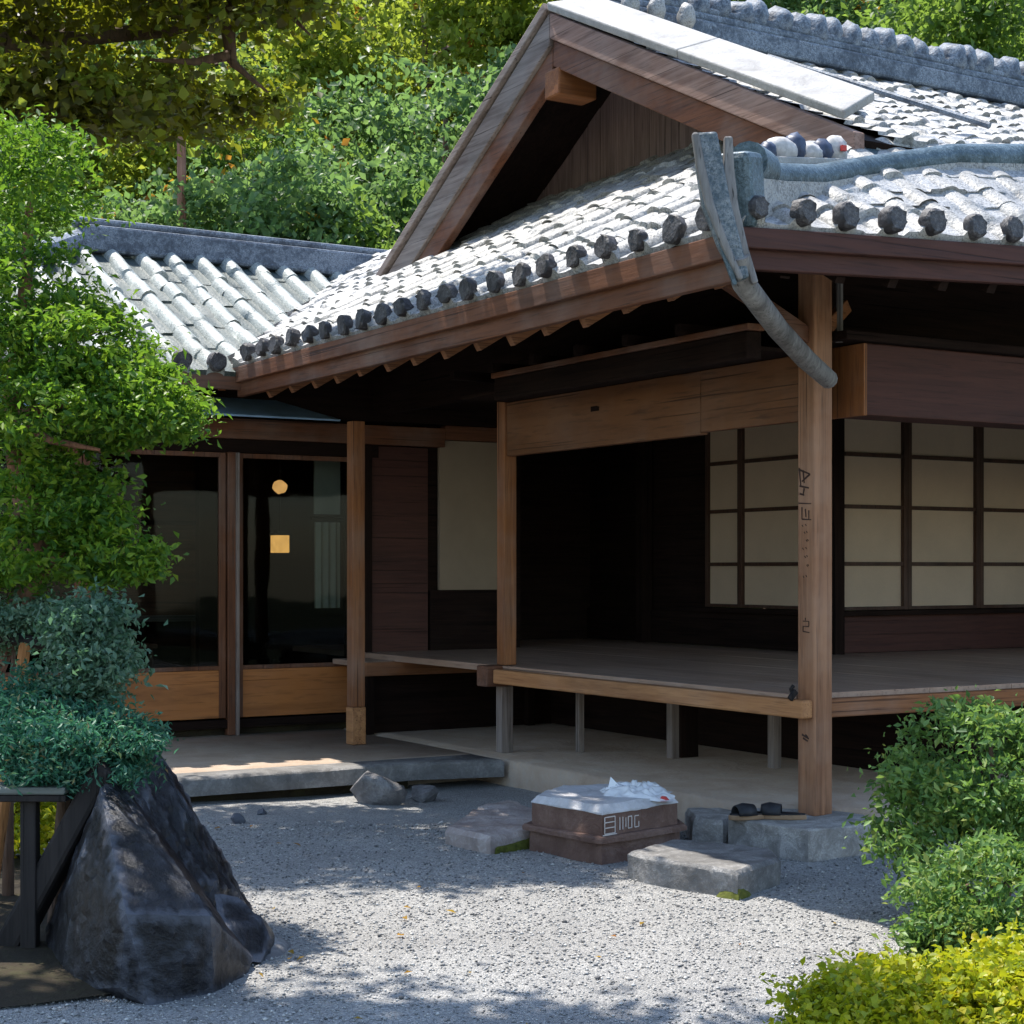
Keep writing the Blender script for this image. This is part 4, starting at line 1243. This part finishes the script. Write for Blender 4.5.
# ================================================================ STONES
def stone(name, poly, z0, z1, mat, label, cat='stone', **kw):
    o = slab_rock(name, poly, z0, z1, M[mat], **kw)
    return tag(o, label, cat)
stone('foot_stone', [(1.616, 9.17), (2.02, 9.40), (2.05, 9.75), (1.85, 10.02), (1.45, 10.02), (1.24, 9.62)], -.03, .175, 'granite', 'squared granite stone carrying the corner post', amp=.006, seed=1, inset=.008)
stone('packing_stone', [(1.06, 9.82), (1.22, 9.70), (1.40, 10.0), (1.30, 10.25), (1.05, 10.2)], -.03, .15, 'granite', 'small rough stone between the brown block and the granite post stone', amp=.012, seed=2)
stone('stepping_slab', [(-.39, 9.74), (-.12, 9.40), (.14, 9.66), (.18, 10.4), (-.02, 10.95), (-.22, 10.6)], -.03, .105, 'pinkstone', 'pinkish grey stepping slab left of the brown block', amp=.012, seed=3)
tag(rough_rock('moss_patch', [(-.10, 9.405, -.02), (.16, 9.65, -.02), (.15, 9.66, .06), (-.09, 9.41, .035), (-.09, 9.47, .02), (.1, 9.75, .05)], M['moss'], None, 4, .01, 8, 4), 'green moss along the foot of the pinkish slab', 'moss')
stone('stepping_slab', [(.60, 8.70), (.68, 8.55), (1.09, 8.12), (1.36, 8.5), (1.36, 8.8), (.86, 9.08)], -.03, .14, 'slate', 'bluish grey stepping slab lying in front of the granite post stone', amp=.007, seed=5, inset=.02)
tag(rough_rock('moss_patch', [(.98, 8.19, -.02), (1.09, 8.10, -.02), (1.18, 8.22, -.02), (1.10, 8.115, .06), (1.02, 8.2, .03), (1.15, 8.22, .04)], M['moss'], None, 4, .01, 8, 6), 'small moss patch on the near corner of the bluish slab', 'moss')

blk = empty('step_block', (.52, 9.5, 0), 'brown two-tier step block with pale top and chalk lettering', 'step')
poly = [(-.035, -.43), (.23, -.16), (.43, .02), (.36, .64), (-.24, .46), (-.42, .04)]
def grown(poly, k):
    return [(x * k, y * k) for x, y in poly]
slab_rock('base_tier', poly, -.03, .115, M['brownstone'], blk, .006, 8, .01)
slab_rock('ledge', grown(poly, 1.10), .112, .145, M['brownstone'], blk, .006, 9, .012)
slab_rock('upper_tier', grown(poly, .97), .14, .262, M['brownstone'], blk, .004, 10, .004)
slab_rock('pale_top', grown(poly, .985), .258, .300, M['whitetop'], blk, .008, 11, .035)
# chalk letters on the near right face of the upper tier
pA, pB = Vector((-.035 * .97, -.43 * .97, 0)), Vector((.23 * .97, -.16 * .97, 0))
uxv = (pB - pA).normalized()
nrm = Vector((uxv.y, -uxv.x, 0))
pL = Vector((-.42 * .97, .04 * .97, 0))
uxl = (pA - pL).normalized()
nrl = Vector((uxl.y, -uxl.x, 0))
bx_ = lambda x0, y0, w, h: [(x0, y0, x0 + w, y0), (x0 + w, y0, x0 + w, y0 + h), (x0 + w, y0 + h, x0, y0 + h), (x0, y0 + h, x0, y0)]
blk.scale = (1.0, 1.0, 1.06)
og = pA + Vector((0, 0, .155)) + nrm * .006
segs = bx_(.015, .0, .085, .085) + [(.02, .03, .095, .03), (.02, .058, .095, .058), (.0, -.006, .115, -.006)]
segs += [(.14, .01, .14, .075), (.165, .01, .165, .075), (.19, .02, .19, .07)]
segs += bx_(.21, .012, .03, .06) + [(.265, .012, .265, .07), (.265, .07, .30, .07), (.265, .012, .30, .012), (.30, .012, .30, .04)]
strokes('chalk_lettering', segs, blk, 'chalk', og, uxv, (0, 0, 1), .006, nrm)
# crumpled white bag with a red scrap
bagr = np.random.default_rng(9)
bag = empty('plastic_bag', (.70, 9.62, .296), 'crumpled white plastic bag lying on top of the brown step block', 'bag')
nu = 44
Pb = np.zeros((nu, nu, 3))
for i in range(nu):
    for j in range(nu):
        a, b = i / (nu - 1) * 2 - 1, j / (nu - 1) * 2 - 1
        r2 = math.sqrt(a * a + b * b)
        v = Vector((a * 2.1, b * 2.1, 1.3))
        cr = (1 - abs(noise.noise(v * .9))) * .55 + (1 - 2 * abs(noise.noise(v * 1.9 + Vector((3, 1, 0))))) * .38
        env = max(0, 1 - r2 ** 2 * .8)
        Pb[i, j] = (a * .22 + .03 * noise.noise(v * 2 + Vector((9, 0, 0))), b * .24 + .03 * noise.noise(v * 2 + Vector((0, 9, 0))), .006 + max(0, env * cr) * .10)
grid_mesh('bag_film', Pb, M['plastic'], bag)
MB().add([(-.16, -.03, .02), (-.07, .04, .05), (-.135, .0, .115), (-.06, -.05, .04)], [(0, 1, 2), (0, 2, 3), (1, 3, 2), (0, 3, 1)]).build('bag_corner', M['plastic'], bag)
sc_ = rough_rock('scrap', [(.82, 9.42, .297), (.89, 9.44, .297), (.86, 9.50, .297), (.84, 9.43, .325), (.87, 9.47, .32)], M['red'], None, 2, .004, 9, 3)
tag(sc_, 'small red scrap beside the white plastic bag', 'scrap')

# kerb-foot stones and little dark pebbles
def boulder(name, c, rx, ry, rz, mat, label, seed, cat='stone', n=16):
    rng = random.Random(seed)
    pts = []
    for i in range(n):
        v = Vector((rng.gauss(0, 1), rng.gauss(0, 1), rng.gauss(0, 1))).normalized()
        pts.append((c[0] + v.x * rx, c[1] + v.y * ry, max(-.03, c[2] + v.z * rz)))
    return tag(rough_rock(name, pts, M[mat], None, 5, .02, 4, seed, 40), label, cat)
boulder('round_stone', (-.93, 11.42, .07), .22, .17, .155, 'rock_grey', 'rounded grey stone against the kerb in front of the wing', 31)
boulder('kerb_boulder', (-.62, 11.62, .05), .12, .1, .09, 'rock_grey', 'small grey stone beside the rounded stone at the kerb', 32)
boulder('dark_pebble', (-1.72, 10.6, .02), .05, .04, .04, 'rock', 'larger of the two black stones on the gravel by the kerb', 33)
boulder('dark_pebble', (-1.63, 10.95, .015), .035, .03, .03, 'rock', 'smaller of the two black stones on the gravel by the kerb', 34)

# the big dark boulder group
def py(u, v, Y):
    return ((u - 512) / 1680 * Y, Y, 1.6 + (569 - v) / 1680 * Y)
A = [py(100, 788, 6.75), py(116, 776, 6.95), py(252, 958, 6.72), py(246, 984, 6.62), py(214, 1003, 6.36), py(150, 1009, 6.16), py(120, 988, 6.17), py(126, 914, 6.12), py(78, 866, 6.62), py(46, 930, 7.0), py(46, 955, 7.0), py(60, 988, 6.55),
     (-1.15, 7.3, -.05), (-1.75, 7.4, -.05), (-1.72, 7.25, .45), py(210, 916, 6.30)]
A = [(x, y, max(-.06, z)) for x, y, z in A]
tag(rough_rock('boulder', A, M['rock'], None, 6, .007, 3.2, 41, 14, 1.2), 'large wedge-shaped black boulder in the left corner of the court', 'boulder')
Bp = [py(122, 752, 7.3), py(150, 744, 7.5), py(168, 760, 7.6), py(190, 830, 7.35), py(218, 880, 7.3), py(224, 915, 7.3), py(190, 930, 7.0), py(110, 800, 7.1), py(170, 900, 6.95), (-1.2, 8.0, -.05), (-1.75, 8.0, -.05), (-1.9, 7.5, -.05), (-1.3, 7.0, -.05)]
Bp = [(x, y, max(-.06, z)) for x, y, z in Bp]
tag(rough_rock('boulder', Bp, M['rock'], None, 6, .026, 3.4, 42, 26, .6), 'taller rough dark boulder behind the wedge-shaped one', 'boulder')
Cp = [py(215, 895, 7.0), py(238, 897, 7.05), py(262, 915, 7.0), py(270, 938, 6.95), py(260, 962, 6.80), py(236, 962, 6.70), py(222, 930, 6.75), (-1.0, 7.3, -.05), (-1.25, 7.3, -.05)]
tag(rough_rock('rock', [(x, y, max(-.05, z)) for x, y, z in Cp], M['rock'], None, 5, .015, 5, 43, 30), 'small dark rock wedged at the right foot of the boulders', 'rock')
Dp = [py(268, 928, 7.15), py(282, 940, 7.1), py(286, 958, 6.95), py(262, 964, 6.85), (-1.0, 7.2, -.04), (-.9, 7.2, -.04)]
tag(rough_rock('rock', [(x, y, max(-.05, z)) for x, y, z in Dp], M['rock_grey'], None, 4, .01, 6, 44, 30), 'paler grey rock at the outer end of the boulder group', 'rock')

# ================================================================ SMALL THINGS
# pair of dark sandals on the post stone
def sandal(dx, dy, rz, lab):
    e = empty('sandal', (1.46 + dx, 9.60 + dy, .176), lab, 'sandal', rz)
    e.scale = (1.2, 1.2, 1.25)
    n = 20
    prof = []
    for i in range(n):
        a = 2 * math.pi * i / n
        w = .042 + .010 * math.cos(a)
        prof.append((.125 * math.cos(a), w * math.sin(a)))
    MB().prism(prof, 0, .022).build('sole', M['tan'], e, bevel=.004)
    MB().prism([(x * .95, y * .95) for x, y in prof], .022, .028).build('footbed', M['blackcloth'], e)
    arch = []
    for i in range(9):
        f = i / 8 * math.pi
        arch.append((.03, .05 * math.cos(f), .02 + .055 * math.sin(f)))
    mb = MB()
    vs = []
    for x0, k in ((-.005, .85), (.05, 1.0), (.09, .8)):
        vs += [(x0, y * (1.02 if k == 1 else .9), .022 + (z - .022) * k) for _, y, z in arch]
    fs = [(r * 9 + i, r * 9 + i + 1, r * 9 + 10 + i, r * 9 + 9 + i) for r in range(2) for i in range(8)]
    mb.add(vs, fs)
    so = mb.build('strap', M['blackcloth'], e, smooth=True, angle=60)
    s_ = so.modifiers.new('solid', 'SOLIDIFY')
    s_.thickness = .006
    return e
sandal(-.09, -.02, R(200), 'left dark sandal of the pair by the corner post')
sandal(.07, -.02, R(165), 'dark sandal of the pair closest to the corner post')

# orange stake, rail, weathered shelf and black leaning log at the left edge
st = empty('garden_stake', (-2.42, 7.75, 0), 'orange-brown wooden stake standing in the teal shrub', 'stake')
MB().tube([(.0, 0, .0), (.08, 0, .55), (.175, 0, 1.26)], [.032, .03, .027], 10).build('stake', M['stake'], st, smooth=True)
MB().tube([(-.54, .05, 1.30), (.06, .02, 1.285), (.30, .0, 1.25)], [.03, .032, .028], 10).build('cross_pole', M['black_wood'], st, smooth=True)
sh = empty('plank_shelf', (-1.98, 6.9, 0), 'weathered pale plank laid on dark posts beside the boulder', 'shelf')
MB().box(-.40, .17, -.10, .09, .685, .715).build('top', M['gutter_x'], sh, bevel=.008)
MB().box(-.40, .17, -.09, .08, .655, .683).build('rail', M['black_wood'], sh, bevel=.005)
MB().box(-.03, .035, -.04, .03, 0, .653).build('leg', M['black_wood'], sh, bevel=.006)
MB().box(-.34, -.28, -.04, .03, 0, .653).build('leg', M['black_wood'], sh, bevel=.006)
lg = empty('leaning_log', (-1.95, 6.85, 0), 'black timber leaning from the ground onto the boulder top', 'log')
MB().bar((-.16, .12, -.02), (.30, .02, .80), .14, .11, w2=.11, h2=.10).build('timber', M['black_wood'], lg, bevel=.02)

# ================================================================ PLANTS
def foliage(name, parts, mat, parent, seed, leaf, up=.5, aspect=.55, fold=.15):
    rng = np.random.default_rng(seed)
    pos = np.concatenate([blob(rng, *p) for p in parts])
    pos = pos[pos[:, 2] > .01]
    return leaves(name, pos, leaf, M[mat], parent, rng, up, aspect, fold)

# cloud-pruned garden tree on the left
def L_(root, x, y, z):
    return (x - root[0], y - root[1], z - root[2])
rt = (-2.75, 8.1, 0)
tree = empty('garden_tree', rt, 'cloud-pruned bright green tree with layered pads at left', 'tree')
def rel(c):
    return L_(rt, *c)
pads = [
    (py(30, 190, 8.3), (.36, .40, .34), 80, 95, .075),
    (py(-5, 300, 8.1), (.46, .50, .36), 110, 95, .08),
    (py(78, 358, 7.9), (.38, .45, .28), 120, 95, .075),
    (py(60, 420, 7.8), (.52, .45, .24), 110, 90, .07),
    (py(150, 415, 7.75), (.27, .35, .22), 80, 95, .055),
    (py(55, 510, 7.9), (.40, .42, .22), 100, 90, .06),
    (py(120, 560, 7.75), (.24, .30, .17), 70, 95, .05),
    (py(15, 560, 7.9), (.40, .40, .22), 70, 80, .06),
    (py(-40, 400, 8.0), (.5, .5, .7), 120, 60, .09),
]
cr = foliage('crown', [(rel(c), r_, int(n * .7), int(p * .75), s * .9, .5, .6) for c, r_, n, p, s in pads], 'leaf_bright', tree, 100, .042, 1.0, .45)
tb = MB()
tb.tube([rel(p) for p in [(-2.75, 8.1, 0), (-2.62, 8.1, .7), py(22, 600, 8.0), py(45, 565, 7.95), py(25, 500, 8.0), py(10, 420, 8.1), py(25, 300, 8.2), py(30, 190, 8.3)]], [.11, .095, .075, .065, .06, .05, .038, .015], 9)
MBR = lambda pts, r_: tb.tube([rel(p) for p in pts], r_, 7)
MBR([py(45, 565, 7.95), py(80, 550, 7.85), py(125, 555, 7.8)], [.035, .024, .010])
MBR([py(0, 530, 8.0), py(22, 512, 7.8), py(35, 505, 7.75)], [.03, .024, .012])
MBR([py(10, 420, 8.1), py(70, 400, 7.9), py(150, 405, 7.8)], [.035, .025, .010])
MBR([py(25, 300, 8.2), py(85, 335, 8.0), py(120, 320, 7.9)], [.03, .02, .008])
MBR([py(10, 420, 8.1), py(50, 440, 7.7), py(100, 450, 7.7)], [.03, .02, .008])
tb.build('trunk', M['bark_red'], tree, smooth=True, angle=60)

# teal shrubs under it
def shrub(name, root, label, cat, parts, mat, seed, leaf, up=.5, aspect=.5, stems=None, bark='bark'):
    e = empty(name, root, label, cat)
    foliage('foliage', [(L_(root, *c), *r) for c, *r in parts], mat, e, seed, leaf, up, aspect)
    if stems:
        mb = MB()
        for pts, rr in stems:
            mb.tube([L_(root, *p) for p in pts], rr, 6)
        mb.build('stem', M[bark], e, smooth=True, angle=60)
    return e
shrub('upright_shrub', (-1.85, 7.35, 0), 'small upright grey-green shrub above the teal juniper', 'shrub',
      [(py(88, 625, 7.35), (.19, .2, .13), 45, 80, .045, .4, .9), (py(98, 665, 7.3), (.17, .2, .15), 45, 80, .045, .4, .9), (py(75, 700, 7.3), (.16, .2, .1), 30, 70, .045, .4, .9)], 'leaf_grey', 110, .032,
      stems=[([(-1.85, 7.35, 0), (-1.86, 7.35, .8), py(90, 640, 7.35)], [.03, .022, .008]), ([(-1.86, 7.35, .8), py(75, 620, 7.35)], [.015, .006])])
shrub('leafy_shrub', (-2.4, 8.0, 0), 'low grey-green shrub behind the orange stake', 'shrub',
      [(py(15, 625, 7.9), (.28, .3, .12), 60, 80, .05, .4, .9)], 'leaf_grey', 111, .03,
      stems=[([(-2.4, 8.0, 0), (-2.38, 7.95, .8), py(15, 630, 7.9)], [.03, .02, .008])])
shrub('juniper', (-1.95, 7.2, 0), 'spreading teal juniper mound overhanging the black boulder', 'juniper',
      [(py(30, 735, 7.2), (.30, .3, .15), 95, 110, .05, .3, .8), (py(85, 745, 7.05), (.24, .3, .14), 95, 110, .05, .3, .8), (py(128, 742, 7.0), (.13, .2, .06), 35, 90, .035, .3, .8), (py(40, 690, 7.4), (.2, .2, .1), 30, 80, .05, .3, .8), (py(70, 770, 6.95), (.30, .22, .09), 60, 90, .04, .3, .8)], 'leaf_teal', 112, .034, .6, .32,
      stems=[([(-1.95, 7.2, 0), (-1.92, 7.2, .5), (-1.9, 7.15, .85)], [.05, .04, .015])])
shrub('ground_shrub', (-2.75, 9.2, 0), 'sunlit yellow-green low shrub behind the plank shelf', 'shrub',
      [((-2.75, 9.2, .28), (.5, .4, .3), 100, 60, .07, .4, .9)], 'leaf_yellow', 113, .045,
      stems=[([(-2.75, 9.2, 0), (-2.75, 9.2, .3)], [.03, .015])])

# clipped azaleas at right
shrub('azalea_bush', (2.18, 7.55, 0), 'big rounded green azalea bush beside the granite post stone', 'bush',
      [((2.12, 7.55, .68), (.42, .42, .32), 130, 55, .055, .7, .9), ((1.90, 7.45, .45), (.28, .3, .24), 70, 50, .05, .65, .9), ((2.5, 7.6, .6), (.4, .4, .36), 90, 50, .06, .5, .9)], 'leaf_azalea', 120, .040, .5, .45,
      stems=[([(2.18, 7.55, 0), (2.15, 7.5, .3), (2.0, 7.45, .6)], [.03, .022, .01]), ([(2.18, 7.55, 0), (2.3, 7.6, .4), (2.35, 7.6, .7)], [.03, .022, .01]), ([(2.18, 7.55, .1), (2.16, 7.5, .5), (2.12, 7.45, .85)], [.02, .018, .008])])
shrub('azalea_bush', (1.98, 6.75, 0), 'smaller green azalea bush between the big bush and the yellow hedge', 'bush',
      [((1.98, 6.75, .27), (.40, .36, .25), 120, 55, .05, .5, .9), ((1.72, 6.6, .16), (.16, .2, .13), 50, 90, .04, .5, .9)], 'leaf_azalea', 121, .037, .5, .45,
      stems=[([(1.98, 6.75, 0), (1.9, 6.7, .2), (1.8, 6.65, .35)], [.025, .018, .008]), ([(1.98, 6.75, 0), (2.05, 6.75, .3)], [.025, .012])])
shrub('golden_hedge', (1.62, 5.6, 0), 'low yellow-green hedge in the bottom right corner', 'hedge',
      [((1.45, 5.55, .10), (.52, .42, .20), 260, 110, .045, .55, .9), ((1.85, 5.6, .14), (.45, .45, .23), 150, 110, .045, .55, .9), ((1.25, 5.2, .06), (.4, .4, .16), 110, 100, .045, .5, .9)], 'leaf_yellow', 122, .030, .9, .65,
      stems=[([(1.6, 5.6, 0), (1.5, 5.55, .2)], [.02, .008]), ([(1.62, 5.6, 0), (1.8, 5.6, .25)], [.02, .008])])

# maple whose low branches hang into the top of the view
mr = (-4.7, 11.2, 0)
mp_ = empty('maple_tree', mr, 'overhanging maple with brown and golden leaves at the top', 'tree')
mparts = [((-3.3, 11.5, 5.35), (1.3, 1.1, .28)), ((-2.2, 11.3, 5.55), (1.2, 1.1, .28)), ((-1.6, 11.0, 5.75), (.9, 1.0, .25)), ((-4.2, 11.0, 5.5), (1.3, 1.3, .3)), ((-2.7, 12.1, 4.95), (1.2, .5, .2)), ((-3.0, 11.0, 4.65), (.9, .5, .2)), ((-2.3, 10.4, 5.5), (1.2, .6, .2))]
foliage('crown', [(L_(mr, *c), r_, 85, 38, .13, .1, .9) for c, r_ in mparts], 'leaf_maple', mp_, 130, .078, 1.0, .7)
foliage('bright_sprays', [(L_(mr, *c), r_, 40, 26, .11, .5, .9) for c, r_ in mparts[1:3] + mparts[4:]], 'leaf_forest_pale', mp_, 134, .075, 1.0, .7)
tb = MB()
for pts, rr in [([(-4.7, 11.2, 0), (-4.65, 11.2, 2.2), (-4.4, 11.3, 4.2), (-3.6, 11.5, 5.2)], [.2, .17, .14, .09]),
                ([(-3.6, 11.5, 5.2), (-2.4, 11.7, 5.35), (-1.5, 11.7, 5.6)], [.08, .05, .015]),
                ([py(220, -30, 11.6), py(228, 30, 11.6), py(232, 62, 11.55)], [.05, .05, .035]),
                ([py(232, 62, 11.55), py(250, 78, 11.5), py(268, 92, 11.5)], [.03, .018, .007]),
                ([py(232, 55, 11.55), py(195, 62, 11.5), py(150, 60, 11.5)], [.04, .025, .01]),
                ([py(270, 0, 11.6), py(290, 15, 11.5), py(310, 35, 11.5)], [.03, .02, .007]),
                ([(-4.4, 11.3, 4.2), (-3.4, 11.3, 4.7), (-2.6, 11.3, 4.75)], [.08, .05, .015])]:
    tb.tube([L_(mr, *p) for p in pts], rr, 8)
tb.build('trunk', M['bark'], mp_, smooth=True, angle=60)

# tall tree beside the viewpoint: its crown lies above the view and shades the near gravel
sr = (-5.2, 3.4, 0)
sh_ = empty('shade_tree', sr, 'tall leafy tree standing beside the court out of view', 'tree')
foliage('crown', [(L_(sr, -3.7, 6.6, 6.3), (1.6, 1.55, .5), 230, 75, .2, .0, 1), (L_(sr, -2.1, 6.45, 6.2), (1.5, 1.55, .5), 220, 75, .2, .0, 1), (L_(sr, -1.2, 6.1, 6.2), (1.1, 1.55, .5), 160, 75, .2, .0, 1), (L_(sr, -4.6, 4.2, 6.6), (1.6, 1.8, 1), 100, 50, .25, .1, 1)], 'leaf_forest', sh_, 131, .13, .8, .6)
tb = MB()
for pts, rr in [([(-5.2, 3.4, 0), (-5.15, 3.45, 3), (-4.6, 3.9, 5.6), (-3.6, 4.8, 6.3)], [.22, .19, .14, .06]), ([(-4.6, 3.9, 5.6), (-2.6, 4.6, 6.2), (-.8, 4.6, 6.3)], [.1, .06, .02])]:
    tb.tube([L_(sr, *p) for p in pts], rr, 8)
tb.build('trunk', M['bark'], sh_, smooth=True, angle=60)

# forest on the hillside
protos_t = {}
def forest_proto(kind, seed, mat, leaf, blobs, h):
    rng = np.random.default_rng(seed)
    e = link(bpy.data.objects.new('forest_tree', None))
    pos = np.concatenate([blob(rng, *b) for b in blobs])
    c = leaves('crown', pos, leaf, M[mat], e, rng, .6, .6)
    mb = MB()
    mb.tube([(0, 0, -.3), (.05, .02, h * .4), (-.04, .05, h * .8)], [.10, .08, .03], 8)
    for a in range(5):
        an = a * 1.26 + seed
        z0 = h * (.35 + .08 * a)
        mb.tube([(0, 0, z0), (math.cos(an) * .6, math.sin(an) * .6, z0 + .4), (math.cos(an) * 1.2, math.sin(an) * 1.2, z0 + .55)], [.045, .03, .01], 6)
    t = mb.build('trunk', M['bark'], e, smooth=True, angle=60)
    ac = None
    if kind in ('teal', 'pale'):
        k = rng.choice(len(pos), 90, replace=False)
        pa_ = np.repeat(pos[k[:22]], 9, 0) + rng.normal(0, .10, (198, 3))
        ac = leaves('autumn_sprays', pa_, leaf * 1.05, M['leaf_orange'], e, rng, .6, .7)
    return e
def fblobs(rng, h, w, n):
    out = [((0, 0, h * .55), (w, w, h * .42), 190, 42, .15, .4, .9)]
    for i in range(n):
        a = rng.uniform(0, 6.28)
        out.append(((math.cos(a) * w * .75, math.sin(a) * w * .75, h * rng.uniform(.3, .85)), (w * .5, w * .5, h * .2), 62, 42, .13, .35, .9))
    return out
FR = np.random.default_rng(77)
kinds = [('green', 'leaf_forest', .105), ('teal', 'leaf_forest_teal', .10), ('pale', 'leaf_forest_pale', .11), ('green', 'leaf_forest', .10), ('teal', 'leaf_forest_teal', .105)]
protos_f = [forest_proto(k, 200 + i, m, lf, fblobs(FR, 4.2, 1.7, 7), 4.2) for i, (k, m, lf) in enumerate(kinds)]
used = [False] * len(protos_f)
LBL = {'green': 'dense mid-green tree in the forest on the hillside', 'teal': 'bluish green tree with orange sprays in the hillside forest', 'pale': 'pale yellow-green tree in the forest on the hillside'}
def plant(i, x, y, s, rz, label=None):
    p = protos_f[i]
    if not used[i]:
        used[i] = True
        r = p
    else:
        r = p.copy()
        COL.objects.link(r)
        for ch in list(p.children):
            c = ch.copy()
            COL.objects.link(c)
            c.parent = r
    r.location = (x, y, hill_h(x, y) - .1)
    r.rotation_euler = (0, 0, rz)
    r.scale = (s, s, s * FR.uniform(.9, 1.15))
    k = kinds[i][0]
    tag(r, label or LBL[k], 'tree', k + ' trees in the hillside forest')
rowspec = [(20.5, -9, 5, 1.9, 1.0), (23.5, -9.5, 10.5, 2.2, 1.1), (27, -10.5, 12, 2.4, 1.2), (31, -11.5, 13, 2.6, 1.25), (35.5, -13, 14.5, 3.0, 1.4)]
for ri, (Y, x0, x1, dx, sc) in enumerate(rowspec):
    x = x0
    while x < x1:
        i = int(FR.choice(5, p=[.15, .32, .18, .1, .25])) if x < 4 else int(FR.choice([0, 3, 1], p=[.45, .4, .15]))
        if Y > 30 and -5 < x < 1.5:
            i = int(FR.choice([2, 0], p=[.75, .25]))
        if ri == 0 and x > -2.6:
            sc2 = sc * .85
        else:
            sc2 = sc
        plant(i, x + FR.uniform(-.5, .5), Y + FR.uniform(-.9, .9), sc2 * FR.uniform(.85, 1.15), FR.uniform(0, 6.28))
        x += dx
# slender bare trunk standing in front of the forest
tt_ = empty('slender_tree', (-4.45, 22.6, 0), 'slender tree with a bare reddish trunk above the wing ridge', 'tree')
MB().tube([(0, 0, .2), (.02, 0, 4), (0, 0, 7.5), (.05, 0, 10)], [.09, .075, .06, .03], 9).build('trunk', M['bark_red'], tt_, smooth=True)
foliage('crown', [((0, 0, 9.3), (1.0, .8, .7), 60, 40, .16, .2, .9)], 'leaf_maple', tt_, 140, .11, .8, .65)
